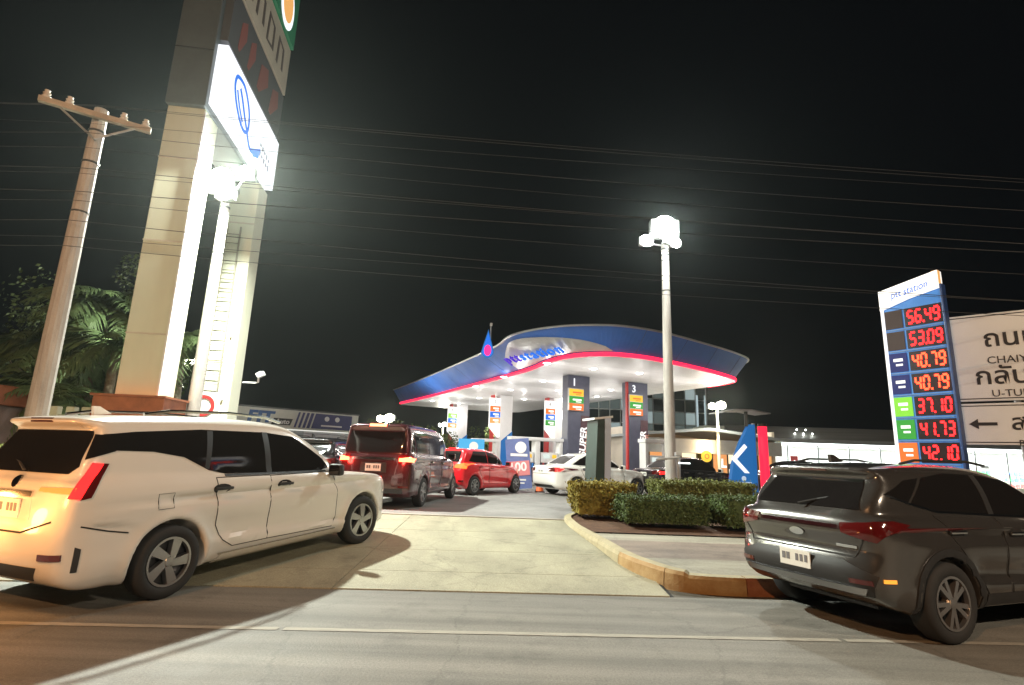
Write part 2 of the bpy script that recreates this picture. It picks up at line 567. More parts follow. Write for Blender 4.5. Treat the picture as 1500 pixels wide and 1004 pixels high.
def sdp(a, b, poly):
    """signed distance to a closed polygon, negative inside"""
    shp = np.broadcast(a, b).shape
    a = np.broadcast_to(a, shp).ravel(); b = np.broadcast_to(b, shp).ravel()
    d = np.full(a.shape, 1e9); s = np.ones(a.shape)
    n = len(poly)
    for i in range(n):
        vx, vy = poly[i]; wx, wy = poly[i - 1]
        ex, ey = wx - vx, wy - vy
        px, py = a - vx, b - vy
        t = np.clip((px * ex + py * ey) / (ex * ex + ey * ey + 1e-12), 0, 1)
        d = np.minimum(d, (px - ex * t) ** 2 + (py - ey * t) ** 2)
        c1 = b >= vy; c2 = b < wy; c3 = ex * py > ey * px
        s = np.where((c1 & c2 & c3) | (~c1 & ~c2 & ~c3), -s, s)
    return (s * np.sqrt(d)).reshape(shp)


def smax(a, b, r):
    h = np.maximum(r - np.abs(a - b), 0) / r
    return np.maximum(a, b) + h * h * r * 0.25


def smin(a, b, r):
    return -smax(-a, -b, r)


def mirror(half):
    return [(x, y) for x, y in half] + [(x, -y) for x, y in reversed(half) if abs(y) > 1e-6]


def mirror_yz(half):
    return [(y, z) for y, z in half] + [(-y, z) for y, z in reversed(half) if abs(y) > 1e-6]


class CarShape:
    def __init__(s, sp):
        s.sp = sp
        s.lo = chaikin(sp['lower']); s.ca = chaikin(sp['cabin'], sp.get('cab_it', 2))
        s.pl = chaikin(mirror(sp['plan'])); s.cp = chaikin(mirror(sp['cplan']))
        s.fl = chaikin(mirror_yz(sp['lfront']), 1); s.fc = chaikin(mirror_yz(sp['cfront']), 2)

    def f(s, x, y, z):
        sp = s.sp
        r = sp.get('fillet', 0.10)
        lo = smax(smax(sdp(x, z, s.lo), sdp(x, y, s.pl), r), sdp(y, z, s.fl), r * 0.7)
        ca = smax(smax(sdp(x, z, s.ca), sdp(x, y, s.cp), r), sdp(y, z, s.fc), r * 1.1)
        f = smin(lo, ca, 0.05)
        side = (np.abs(y) > 0.5)
        for (za, zb_, xa, xb, dep, wd) in sp.get('crease', ()):
            zl = za + (zb_ - za) * np.clip((x - xa) / (xb - xa), 0, 1)
            fade = np.clip((x - xa) / .25, 0, 1) * np.clip((xb - x) / .25, 0, 1)
            dd = (zl - z) / wd if wd > 0 else (z - zl) / -wd
            cut = np.where(dd > 0, np.clip(1 - dd, 0, 1), np.clip(1 + dd * 5, 0, 1))
            f = f + dep * cut * fade * side
        for ax in (0.0, sp['wb']):
            d2 = np.sqrt((x - ax) ** 2 + (z - sp['rw']) ** 2)
            flare = 0.022 * np.exp(-((d2 - sp['ra']) / 0.07) ** 2)
            f = f - flare * (np.abs(y) > 0.4)
            well = np.maximum(d2 - sp['ra'], (sp['hw'] - 0.34) - np.abs(y))
            f = smax(f, -well, 0.03)
        return f


def surface_nets(cs, lo, hi, h):
    xs = np.arange(lo[0], hi[0] + h, h); ys = np.arange(lo[1], hi[1] + h, h); zs = np.arange(lo[2], hi[2] + h, h)
    X, Y, Z = xs[:, None, None], ys[None, :, None], zs[None, None, :]
    F = cs.f(X, Y, Z)
    nx, ny, nz = F.shape
    S = np.zeros((nx, ny, nz, 3)); C = np.zeros((nx, ny, nz))
    ins = F < 0
    quads = []
    G = [xs, ys, zs]
    for ax in range(3):
        sl0 = [slice(None)] * 3; sl1 = [slice(None)] * 3
        sl0[ax] = slice(0, -1); sl1[ax] = slice(1, None)
        A, B = F[tuple(sl0)], F[tuple(sl1)]
        idx = np.argwhere((A < 0) != (B < 0))
        o1, o2 = [k for k in range(3) if k != ax]
        ok = (idx[:, o1] > 0) & (idx[:, o2] > 0)
        idx = idx[ok]
        a = A[tuple(idx.T)]; b = B[tuple(idx.T)]
        t = a / (a - b)
        P = np.stack([G[k][idx[:, k]] for k in range(3)], 1)
        P[:, ax] += t * h
        cells = []
        for d1, d2 in ((0, 0), (1, 0), (1, 1), (0, 1)):
            c = idx.copy(); c[:, o1] -= d1; c[:, o2] -= d2
            np.add.at(S, tuple(c.T), P); np.add.at(C, tuple(c.T), 1)
            cells.append(np.ravel_multi_index(c.T, F.shape))
        q = np.stack(cells, 1)
        flip = (a < 0) ^ (ax == 1)
        q[flip] = q[flip][:, ::-1]
        quads.append(q)
    q = np.concatenate(quads)
    used, inv = np.unique(q, return_inverse=True)
    V = S.reshape(-1, 3)[used] / C.reshape(-1)[used][:, None]
    e = 1e-3
    for _ in range(2):
        f0 = cs.f(V[:, 0], V[:, 1], V[:, 2])
        g = np.stack([(cs.f(V[:, 0] + e, V[:, 1], V[:, 2]) - f0), (cs.f(V[:, 0], V[:, 1] + e, V[:, 2]) - f0), (cs.f(V[:, 0], V[:, 1], V[:, 2] + e) - f0)], 1) / e
        n2 = np.maximum((g * g).sum(1), 0.05)
        st = np.clip(f0 / n2, -h * 0.5, h * 0.5)
        V = V - g * st[:, None]
    me = bpy.data.meshes.new('body')
    me.from_pydata(V.tolist(), [], inv.reshape(q.shape)[:, ::-1].tolist())
    bm = bmesh.new(); bm.from_mesh(me)
    bmesh.ops.recalc_face_normals(bm, faces=bm.faces)
    bm.to_mesh(me)
    bvh = BVHTree.FromBMesh(bm)
    bm.free()
    return me, bvh


DIRS = {'right': (0, 1, 0), 'left': (0, -1, 0), 'rear': (1, 0, 0), 'front': (-1, 0, 0), 'top': (0, 0, -1)}


def drape(bvh, poly, view, off=0.004, cell=0.05, thick=0.012, hit_max=9.0):
    """a panel cut to an outline drawn in one view and laid on the body"""
    d = Vector(DIRS[view] if isinstance(view, str) else view).normalized()
    top = abs(d.z) > 0.9
    sx = Vector((1, 0, 0)) if top else Vector((abs(d.y), -d.x if abs(d.x) > abs(d.y) and False else 0, 0))
    if not top:
        sx = Vector((d.y, -d.x, 0)) * -1.0
        if view in ('right',): sx = Vector((1, 0, 0))
        elif view in ('left',): sx = Vector((1, 0, 0))
        elif view in ('rear', 'front'): sx = Vector((0, 1, 0))
    sz = Vector((0, 1, 0)) if top else Vector((0, 0, 1))
    bm = bmesh.new()
    try:
        bm.faces.new([bm.verts.new((a, b, 0)) for a, b in poly])
    except ValueError:
        pass
    A = [p[0] for p in poly]; B = [p[1] for p in poly]
    for lo, hi, no in ((min(A), max(A), (1, 0, 0)), (min(B), max(B), (0, 1, 0))):
        n = int((hi - lo) / cell)
        for k in range(1, n + 1):
            c = lo + (hi - lo) * k / (n + 1)
            bmesh.ops.bisect_plane(bm, geom=bm.verts[:] + bm.edges[:] + bm.faces[:], plane_co=(no[0] * c, no[1] * c, 0), plane_no=no)
    dead = []
    for v in bm.verts:
        o = sx * v.co.x + sz * v.co.y - d * 5
        loc, nrm, _, dist = bvh.ray_cast(o, d)
        if loc is None:
            loc, nrm, _, _ = bvh.find_nearest(sx * v.co.x + sz * v.co.y - d * 0.9)
        if loc is None:
            dead.append(v); continue
        v.co = loc + nrm * off if nrm.dot(d) < 0.2 else loc - d * off
    if dead:
        bmesh.ops.delete(bm, geom=dead, context='VERTS')
    bmesh.ops.recalc_face_normals(bm, faces=bm.faces)
    if bm.faces and sum(f.normal.dot(d) * f.calc_area() for f in bm.faces) > 0:
        bmesh.ops.reverse_faces(bm, faces=bm.faces)
    edges = [e for e in bm.edges if e.is_boundary]
    r = bmesh.ops.extrude_edge_only(bm, edges=edges)
    for v in [g for g in r['geom'] if isinstance(g, bmesh.types.BMVert)]:
        v.co += d * thick
    me = bpy.data.meshes.new('panel')
    bm.to_mesh(me)
    bm.free()
    me.polygons.foreach_set('use_smooth', [True] * len(me.polygons))
    try:
        me.set_sharp_from_angle(angle=R_(35))
    except Exception:
        pass
    return me


def strip(pts, w):
    """thin outline polygon along a polyline"""
    L, Rr = [], []
    P = [Vector(p) for p in pts]
    for i, p in enumerate(P):
        t = (P[min(i + 1, len(P) - 1)] - P[max(i - 1, 0)]).normalized()
        n = Vector((-t.y, t.x)) * w / 2
        L.append(tuple(p + n)); Rr.append(tuple(p - n))
    return L + Rr[::-1]


def panel(bvh, name, poly, view, m, parent, **k):
    return link(name, drape(bvh, poly, view, **k), m, parent)


WHEELS = {}


def wheel_meshes(r, w, style):
    key = (r, w, style)
    if key in WHEELS: return WHEELS[key]
    b = MB()
    hw = w / 2
    b.lathe([(r * 0.66, -hw * 0.8), (r * 0.72, -hw * 0.97), (r * 0.86, -hw), (r * 0.96, -hw * 0.86), (r, -hw * 0.6), (r, 0), (r, hw * 0.6), (r * 0.96, hw * 0.86), (r * 0.86, hw), (r * 0.72, hw * 0.97), (r * 0.66, hw * 0.8)], 'y', 40)
    bmesh.ops.recalc_face_normals(b.b, faces=b.b.faces)
    ty = bpy.data.meshes.new('tyre'); b.b.to_mesh(ty); b.b.free(); ty.materials.append(RUBBER)
    ty.polygons.foreach_set('use_smooth', [True] * len(ty.polygons))
    # barrel and disc
    b = MB()
    b.lathe([(r * 0.66, hw * 0.85), (r * 0.66, -hw * 0.85), (r * 0.62, -hw * 0.8), (r * 0.60, -hw * 0.25), (0.02, -hw * 0.2), (0.001, -hw * 0.2)], 'y', 40)
    dk = bpy.data.meshes.new('barrel'); bmesh.ops.recalc_face_normals(b.b, faces=b.b.faces); b.b.to_mesh(dk); b.b.free(); dk.materials.append(ALLOYDK)
    # spokes: outer face towards -y
    b = MB()
    b.lathe([(r * 0.67, -hw * 0.70), (r * 0.67, -hw * 0.93), (r * 0.61, -hw * 0.93), (r * 0.60, -hw * 0.6)], 'y', 40)
    b.lathe([(0.001, -hw * 0.95), (r * 0.13, -hw * 0.93), (r * 0.17, -hw * 0.7), (r * 0.17, -hw * 0.3)], 'y', 20)
    ns = 5 if style == 'turbine' else (5 if style == 'double' else 8)
    for k in range(ns):
        a0 = 2 * math.pi * k / ns + 0.3
        offs = (-0.16, 0.16) if style == 'double' else (0.0,)
        for da in offs:
            tw = 0.35 if style == 'turbine' else da * 0.35
            wd = (r * 0.10, r * 0.15) if style == 'turbine' else (r * 0.055, r * 0.06)
            q = []
            for rad, ang, ww, yy in ((r * 0.13, a0 + da * 0.7, wd[0], -hw * 0.90), (r * 0.63, a0 + da + tw, wd[1], -hw * 0.86)):
                c = Vector((math.cos(ang) * rad, 0, math.sin(ang) * rad)); t = Vector((-math.sin(ang), 0, math.cos(ang)))
                q.append([c + t * ww + Vector((0, yy, 0)), c - t * ww + Vector((0, yy, 0)), c - t * ww * 1.1 + Vector((0, yy + hw * 0.5, 0)), c + t * ww * 1.1 + Vector((0, yy + hw * 0.5, 0))])
            v = [[b.b.verts.new(p) for p in ring] for ring in q]
            for m_ in range(4):
                b.b.faces.new((v[0][m_], v[0][(m_ + 1) % 4], v[1][(m_ + 1) % 4], v[1][m_]))
    bmesh.ops.recalc_face_normals(b.b, faces=b.b.faces)
    rm = bpy.data.meshes.new('rim'); b.b.to_mesh(rm); b.b.free()
    rm.materials.append(ALLOY)
    WHEELS[key] = (ty, dk, rm)
    return WHEELS[key]


def add_wheels(root, sp, style):
    ty, dk, rm = wheel_meshes(sp['rw'], sp.get('tw', 0.21), style)
    for ax in (0.0, sp['wb']):
        for sd in (-1, 1):
            t = link('wheel', ty, None, root)
            t.location = (ax, sd * (sp['hw'] - 0.125), sp['rw'])
            t.rotation_euler = (0, random.uniform(0, 6), 0 if sd < 0 else math.pi)
            if ax > 0 and sp.get('steer'):
                t.rotation_euler = (0, 0.4, sp['steer'] + (0 if sd < 0 else math.pi))
            link('rim_barrel', dk, None, t)
            link('rim', rm, None, t)


def mirror_part(bvh, root, x, y, z, m, sd):
    b = MB()
    b.box((x, sd * (y + 0.11), z), (0.10, 0.20, 0.15), bev=0.035)
    o = b.build('mirror', m, root, True)
    MB().cyl((x + 0.03, sd * (y - 0.03), z - 0.06), (x, sd * (y + 0.08), z - 0.04), 0.025, 0.02, 8).build('mirror_stalk', TRIM, o)
    MB().box((x - 0.053, sd * (y + 0.11), z), (0.006, 0.16, 0.11)).build('mirror_glass', GLASS, o)


def make_car(name, label, cat, sp, paint, loc, heading, scale=1.0, group=None):
    root = thing(name, label, cat, loc, heading, group, scale)
    cs = CarShape(sp)
    lo = (min(p[0] for p in sp['lower']) - 0.12, -sp['hw'] - 0.12, 0.05)
    hi = (max(p[0] for p in sp['lower']) + 0.12, sp['hw'] + 0.12, max(p[1] for p in sp['cabin']) + 0.1)
    me, bvh = surface_nets(cs, lo, hi, sp['cell'])
    body = link('body', me, paint, root, True)
    add_wheels(root, sp, sp.get('rim', 'double'))
    # underbody and wheel-well liner
    b = MB()
    b.box((sp['wb'] / 2, 0, 0.27), (sp['wb'] + 0.9, sp['hw'] * 1.1, 0.08))
    b.cyl((0, -0.7, sp['rw']), (0, 0.7, sp['rw']), 0.04, n=8)
    b.cyl((sp['wb'], -0.7, sp['rw']), (sp['wb'], 0.7, sp['rw']), 0.04, n=8)
    b.build('underbody', TRIM, root)
    for sdn, view in ((-1, 'right'), (1, 'left')):
        for w in sp['side_glass']:
            panel(bvh, 'side_window', w, view, GLASS, root, off=0.006, cell=0.07)
        for w in sp.get('pillar', ()):
            panel(bvh, 'window_pillar', w, view, TRIM, root, off=0.009, cell=0.07)
        for (door, hx) in sp.get('doors', ()):
            dr = panel(bvh, 'door', door, view, paint, root, off=0.0035, cell=0.045, thick=0.003)
            outl_ = strip(door + [door[0], door[1]], 0.016)
            # seam as four thin strips
            sm = MB().build('door_gap', SEAM, dr)
            bmj = bmesh.new()
            for a, c in zip(door, door[1:] + door[:1]):
                mm = drape(bvh, strip([a, ((a[0] + c[0]) / 2, (a[1] + c[1]) / 2), c], 0.008), view, off=0.0045, cell=0.06, thick=0.004)
                bmj.from_mesh(mm)
            bmj.to_mesh(sm.data); bmj.free()
            hz = hx[1]
            cup = panel(bvh, 'handle_cup', [(hx[0] + 0.11 * math.cos(t), hz + 0.045 * math.sin(t)) for t in np.linspace(0, 2 * math.pi, 14, endpoint=False)], view, SEAM, dr, off=0.006)
            l, n_, _, _ = bvh.ray_cast(Vector((hx[0], sdn * 3, hz)), Vector((0, -sdn, 0)))
            if l:
                MB().box((hx[0], l.y + sdn * 0.03, hz), (0.22, 0.022, 0.03), bev=0.008).build('handle', sp.get('handle', paint), dr, True)
        for (nm, poly, m, off) in sp.get('side_extra', ()):
            panel(bvh, nm, poly, view, m, root, off=off, cell=0.06)
        mx = sp['mirror']
        l, n_, _, _ = bvh.ray_cast(Vector((mx[0], sdn * 3, mx[1] - 0.08)), Vector((0, -sdn, 0)))
        mirror_part(bvh, root, mx[0], (abs(l.y) if l else sp['hw'] * 0.9), mx[1], sp.get('mirror_mat', paint), sdn)
        for (nm, poly, m, off) in sp.get('rear_sym', ()):
            pl = [(y * sdn, z) for y, z in poly]
            panel(bvh, nm, pl, 'rear', m, root, off=off, cell=0.045)
        for (nm, poly, m, off) in sp.get('front_sym', ()):
            panel(bvh, nm, [(y * sdn, z) for y, z in poly], 'front', m, root, off=off, cell=0.05)
        for (nm, poly, m, off, ang) in sp.get('corner', ()):
            dv = Vector((math.cos(ang), -sdn * math.sin(ang), 0))
            ax = Vector((dv.y, -dv.x, 0)) * -1.0
            pl = [(Vector((x, y * sdn, 0)).dot(ax), z) for (x, y, z) in poly]
            link(nm, drape(bvh, pl, dv, off=off, cell=0.04), m, root)
    for (nm, poly, m, off) in sp.get('rear', ()):
        panel(bvh, nm, poly, 'rear', m, root, off=off, cell=0.06)
    for (nm, poly, m, off) in sp.get('front', ()):
        panel(bvh, nm, poly, 'front', m, root, off=off, cell=0.06)
    # number plate
    px = sp.get('plate')
    if px:
        l, n_, _, _ = bvh.ray_cast(Vector((-4, 0, px[0])), Vector((1, 0, 0)))
        q = MB().box((l.x - 0.012, 0, px[0]), (0.012, px[1], px[2]), bev=0.003).build('number_plate', sp.get('plate_mat', PLATE), root)
        for k, wd in enumerate((0.10, 0.10, 0.0, 0.085, 0.085, 0.085)):
            if wd:
                y = px[1] * (0.36 - k * 0.145)
                MB().box((l.x - 0.0195, y, px[0] + 0.01), (0.003, wd * px[1] * 1.1, px[2] * 0.42)).build('plate_figure', PLATETXT, q)
    return root, body, bvh


def rect(a0, b0, a1, b1):
    return [(a0, b0), (a1, b0), (a1, b1), (a0, b1)]


def shift(poly, dx, x0=1.2):
    return [(x + (dx if x > x0 else dx * max(0, x) / x0), z) for x, z in poly]


# ---- white MPV (nearest, left)
D = 0.18
mpv = dict(
    cell=0.029, wb=2.775 + D, crease=[(.93, .90, -.2, 3.2, .026, .13), (.50, .40, .35, 2.7, .034, -.20), (.77, .70, -.86, -.3, .018, .10)], rw=0.335, ra=0.385, hw=0.885, tw=0.215, rim='turbine', steer=-0.12, fillet=0.10,
    lower=shift([(-.74, .23), (-.93, .32), (-1.0, .50), (-.985, .70), (-.93, .80), (-.92, .98), (-.86, 1.17), (.6, 1.10), (2.15, 1.06), (2.6, 1.02), (3.3, .94), (3.62, .82), (3.78, .62), (3.78, .36), (3.62, .22), (3.15, .2), (-.5, .2)], D),
    cabin=shift([(-.90, .9), (-.87, 1.14), (-.74, 1.36), (-.63, 1.56), (-.78, 1.625), (-.78, 1.67), (-.40, 1.71), (.4, 1.745), (1.1, 1.71), (1.5, 1.62), (2.33, 1.08), (2.5, .9)], D),
    plan=shift([(-1.0, 0), (-.995, .5), (-.93, .76), (-.7, .85), (-.2, .885), (1.4, .875), (2.7, .885), (3.15, .86), (3.52, .70), (3.74, .4), (3.80, 0)], D),
    cplan=shift([(-1.0, 0), (-.95, .5), (-.80, .74), (-.5, .80), (1.2, .82), (2.0, .78), (2.4, .62), (2.62, .3), (2.66, 0)], D),
    lfront=[(0, .18), (.72, .18), (.80, .24), (.85, .34), (.880, .46), (.852, .62), (.880, .76), (.895, .875), (.858, .90), (.868, .97), (.84, 1.05), (.80, 1.14), (.72, 1.22), (0, 1.24)],
    cfront=[(0, .8), (.84, .9), (.815, 1.08), (.74, 1.35), (.66, 1.56), (.60, 1.66), (.44, 1.735), (0, 1.76)],
    side_glass=[shift([(-.70, 1.385), (-.20, 1.36), (.10, 1.30), (.34, 1.16), (.50, 1.115), (1.02, 1.095), (1.02, 1.555), (.3, 1.575), (-.35, 1.545), (-.62, 1.52)], D),
                shift([(1.05, 1.095), (1.92, 1.075), (2.10, 1.10), (1.96, 1.22), (1.46, 1.505), (1.05, 1.553)], D)],
    pillar=[shift([(1.0, 1.093), (1.07, 1.093), (1.07, 1.553), (1.0, 1.556)], D), shift([(.30, 1.19), (.34, 1.165), (.42, 1.56), (.36, 1.565)], D)],
    doors=[(shift([(1.037, .36), (1.037, 1.06), (2.06, 1.05), (2.18, .80), (2.20, .45), (2.12, .34)], D), (1.22 + D, .955)),
           (shift([(.42, .60), (.40, 1.08), (1.033, 1.065), (1.033, .36), (.62, .36), (.50, .44)], D), (.52, .97))],
    handle=TRIM, mirror=(2.02 + D, 1.08), mirror_mat=TRIM,
    side_extra=[('belt_moulding', shift(strip([(.50, 1.098), (1.2, 1.078), (2.0, 1.062)], .022), D), TRIM, .007),
                ('side_skirt', shift([(.48, .215), (.52, .30), (2.22, .30), (2.28, .215)], D), WHITEPAINT, .014),
                ('skirt_trim', shift(strip([(.48, .31), (1.3, .308), (2.2, .31)], .012), D), CHROME, .016),
                ('bumper_gap', strip([(-.42, .66), (-.60, .70), (-.80, .76)], .012), SEAM, .004),
                ('bumper_vent', [(-.83, .40), (-.79, .40), (-.78, .58), (-.82, .60)], TRIM, .006),
                ('fuel_flap', strip([(-.18, .83), (-.02, .83), (-.02, .97), (-.18, .97), (-.18, .84)], .004), SEAM, .004)],
    rear=[('rear_window', [(-.60, 1.18), (-.66, 1.24), (-.56, 1.55), (.56, 1.55), (.66, 1.24), (.60, 1.18)], GLASS, .008),
          ('tailgate_gap', strip([(-.62, .80), (-.3, .70), (.3, .70), (.62, .80)], .014), SEAM, .004),
          ('lower_grille', [(-.50, .33), (-.56, .44), (.56, .44), (.50, .33)], TRIM, .006),
          ('plate_recess', [(-.33, .80), (-.30, .98), (.30, .98), (.33, .80)], WHITEPAINT, .003),
          ('badge', [(.05 * math.cos(a), 1.10 + .05 * math.sin(a)) for a in np.linspace(0, 2 * math.pi, 14, endpoint=False)], CHROME, .012),
          ('plate_garnish', rect(-.30, .985, .30, 1.03), CHROME, .012),
          ('high_brake_light', rect(-.16, 1.63, .16, 1.655), TAILOFF, .01)],
    rear_sym=[('tail_light_arm', [(.38, 1.035), (.38, 1.065), (.62, 1.072), (.77, 1.075), (.77, 1.025), (.60, 1.028)], TAILOR, .012),
              ('fog_reflector', rect(.58, .50, .76, .55), TAILOFF, .01),
              ],
    corner=[('tail_light', [(-.885, .735, .99), (-.83, .80, .985), (-.71, .81, 1.265), (-.76, .755, 1.275)], TAIL, .014, R_(50)),
            ('tail_light_housing', [(-.83, .80, .975), (-.77, .84, .99), (-.65, .83, 1.265), (-.71, .81, 1.27)], TAILOFF, .008, R_(62)),
            ('corner_pillar', [(-.70, .60, 1.30), (-.60, .78, 1.37), (-.45, .76, 1.50), (-.62, .55, 1.52)], GLASS, .007, R_(50))],
    front_sym=[('headlight', [(.45, .62), (.78, .66), (.74, .78), (.5, .74)], CLEAR, .008)],
    front=[('grille', rect(-.4, .45, .4, .78), TRIM, .006), ('windscreen', [(-.66, 1.1), (-.52, 1.60), (.52, 1.60), (.66, 1.1)], GLASS, .008)],
    plate=(.885, .36, .16))
c, body, bvh = make_car('parked_car', 'white people carrier with lit red tail lights turning into the station, nearest car', 'car', mpv, WHITEPAINT, (-3.30, 5.95, 0), 0, 1.055)
c.name = 'white_car'
MPV_ROOT = c
# roof rails, rear wiper, antenna
for sd in (-1, 1):
    MB().tube([(-.25, sd * .60, 1.715), (.0, sd * .615, 1.755), (.7, sd * .615, 1.765), (1.25, sd * .60, 1.735), (1.5, sd * .585, 1.68)], .018, 6).build('roof_rail', CHROME, c, True)
MB().prism([(-.35, 1.70), (-.18, 1.72), (-.30, 1.79), (-.36, 1.79)], (0, 0, 0), 'xz', -.018, .018).build('roof_antenna', WHITEPAINT, c)
MB().tube([(-.86, -.02, 1.20), (-.80, .18, 1.26), (-.76, .40, 1.30)], .012, 5).build('rear_wiper', TRIM, c)


def place(c, near_rear, heading, hw, scale, z=0.0):
    """put the ground point under the right rear wheel at near_rear"""
    n = Vector((math.sin(heading), -math.cos(heading)))
    o = Vector(near_rear) - n * (hw - 0.125 + 0.09) * scale
    c.location = (o.x, o.y, z)
    c.rotation_euler = (0, 0, heading)


place(c, (-3.36, 5.86), R_(68), .885, 1.055)
c.rotation_euler = (0, -0.045, R_(68))

for y_, e_ in ((-.62, 9), (.62, 14), (0, 10)):
    L_ = point_light('tailgate_glow_light', (0, 0, 0), e_, (1, .42, .12), .08)  # added lights hung behind the tailgate for its orange glow, apart from the lamps
    L_.parent = MPV_ROOT
    L_.location = (-1.22, y_, .98 if y_ else .80)

# ---- grey crossover (nearest, right)
suv = dict(
    cell=0.029, wb=2.66, crease=[(.96, .90, -.5, 2.9, .024, .12), (.56, .48, .3, 2.5, .032, -.18)], rw=0.345, ra=0.40, hw=0.90, tw=0.225, rim='double', fillet=0.11,
    lower=[(-.62, .30), (-.84, .42), (-.92, .56), (-.86, .68), (-.80, .78), (-.86, .93), (-.80, 1.06), (-.5, 1.09), (1.0, 1.07), (2.0, 1.04), (2.9, .96), (3.25, .82), (3.4, .55), (3.35, .30), (3.0, .24), (-.4, .24)],
    cabin=[(-.82, .95), (-.78, 1.10), (-.48, 1.40), (-.56, 1.485), (-.54, 1.515), (-.2, 1.565), (.4, 1.60), (1.0, 1.585), (1.4, 1.49), (2.2, 1.05), (2.35, .9)],
    plan=[(-.93, 0), (-.91, .5), (-.82, .78), (-.55, .88), (.2, .90), (2.2, .90), (2.9, .85), (3.25, .66), (3.4, .35), (3.43, 0)],
    cplan=[(-.9, 0), (-.85, .5), (-.65, .73), (-.3, .80), (1.0, .82), (1.8, .77), (2.25, .60), (2.45, .3), (2.5, 0)],
    lfront=[(0, .22), (.76, .22), (.85, .30), (.895, .45), (.88, .58), (.885, .70), (.90, .84), (.885, .95), (.845, 1.04), (.78, 1.10), (0, 1.13)],
    cfront=[(0, .8), (.84, .9), (.81, 1.06), (.72, 1.32), (.64, 1.48), (.55, 1.56), (.4, 1.60), (0, 1.615)],
    side_glass=[[(-.22, 1.20), (.10, 1.13), (.86, 1.10), (.86, 1.47), (.45, 1.48), (.08, 1.43)],
                [(.90, 1.10), (1.86, 1.075), (1.98, 1.10), (1.34, 1.435), (.90, 1.472)],
                [(-.52, 1.27), (-.26, 1.205), (.02, 1.425), (-.20, 1.40)]],
    pillar=[[(.84, 1.10), (.92, 1.10), (.92, 1.472), (.84, 1.472)]],
    doors=[([(.90, .36), (.90, 1.07), (1.98, 1.05), (2.10, .8), (2.08, .42), (2.0, .35)], (1.08, .93)),
           ([(.40, .58), (.16, .86), (.02, 1.09), (.87, 1.075), (.87, .36), (.56, .36)], (.20, .95))],
    handle=CHROME, mirror=(1.96, 1.06), mirror_mat=BLACKPAINT,
    side_extra=[('door_cladding', [(.46, .25), (.50, .40), (2.16, .40), (2.2, .25)], TRIM, .012),
                ('window_chrome', strip([(-.50, 1.262), (-.24, 1.19), (.10, 1.12), (1.0, 1.088), (1.9, 1.066)], .018), CHROME, .008)] +
               [('wheel_arch_trim', [(ax + (.40 + .065) * math.cos(t), .345 + (.40 + .065) * math.sin(t)) for t in np.linspace(R_(-8), R_(188), 16)] +
                 [(ax + .408 * math.cos(t), .345 + .408 * math.sin(t)) for t in np.linspace(R_(188), R_(-8), 16)], TRIM, .012) for ax in (0, 2.66)],
    rear=[('rear_window', [(-.60, 1.125), (-.52, 1.40), (.52, 1.40), (.60, 1.125)], GLASS, .008),
          ('badge', [(.085 * math.cos(a), .875 + .035 * math.sin(a)) for a in np.linspace(0, 2 * math.pi, 14, endpoint=False)], CHROME, .012),
          ('chrome_bar', rect(-.62, .79, -.42, .815), CHROME, .010),
          ('tail_light_bar', [(-.62, .945), (-.62, .98), (.62, .98), (.62, .945)], TAILDARK, .012),
          ('tailgate_gap', strip([(-.70, .90), (-.60, .72), (.60, .72), (.70, .90)], .014), SEAM, .004),
          ('rear_bumper_trim', [(-.72, .40), (-.78, .58), (-.5, .68), (.5, .68), (.78, .58), (.72, .40)], TRIM, .008),
          ('skid_plate', [(-.66, .415), (-.70, .47), (.70, .47), (.66, .415)], ALLOY, .02),
          ('high_brake_light', rect(-.15, 1.475, .15, 1.49), TAILOFF, .01)],
    rear_sym=[('tail_light', [(.50, .92), (.48, 1.0), (.80, 1.03), (.86, .98), (.78, .86)], TAILOFF, .014),
              ('reflector', rect(.56, .50, .74, .54), TAILOFF, .016)],
    corner=[('tail_light_wrap', [(-.80, .80, .90), (-.70, .86, .93), (-.45, .90, 1.01), (-.62, .86, 1.04), (-.80, .80, 1.03)], TAILOFF, .012, R_(55)),
            ('amber_marker', [(-.76, .80, .53), (-.66, .84, .53), (-.66, .84, .56), (-.76, .80, .56)], AMBER, .014, R_(50))],
    front_sym=[('headlight', [(.4, .75), (.78, .78), (.76, .86), (.4, .83)], CLEAR, .008)],
    front=[('grille', rect(-.45, .45, .45, .78), TRIM, .006), ('windscreen', [(-.64, 1.08), (-.5, 1.50), (.5, 1.50), (.64, 1.08)], GLASS, .008)],
    plate=(.615, .36, .155))
c, body, bvh = make_car('grey_car', 'dark grey crossover with unlit tail lights and low number plate, beside the kerb', 'car', suv, GREYPAINT, (5, 6, 0), 0, 1.0)
place(c, (4.03, 5.25), R_(20.6), .90, 1.0)
MB().prism([(-.30, 1.555), (-.12, 1.57), (-.26, 1.64), (-.31, 1.64)], (0, 0, 0), 'xz', -.018, .018).build('roof_antenna', GREYPAINT, c)
for sd in (-1, 1):
    MB().tube([(-.1, sd * .60, 1.56), (.1, sd * .61, 1.60), (.9, sd * .61, 1.61), (1.2, sd * .60, 1.575)], .014, 6).build('roof_rail', TRIM, c, True)
MB().tube([(-.80, 0, 1.14), (-.70, -.15, 1.19), (-.62, -.36, 1.24)], .012, 5).build('rear_wiper', TRIM, c)

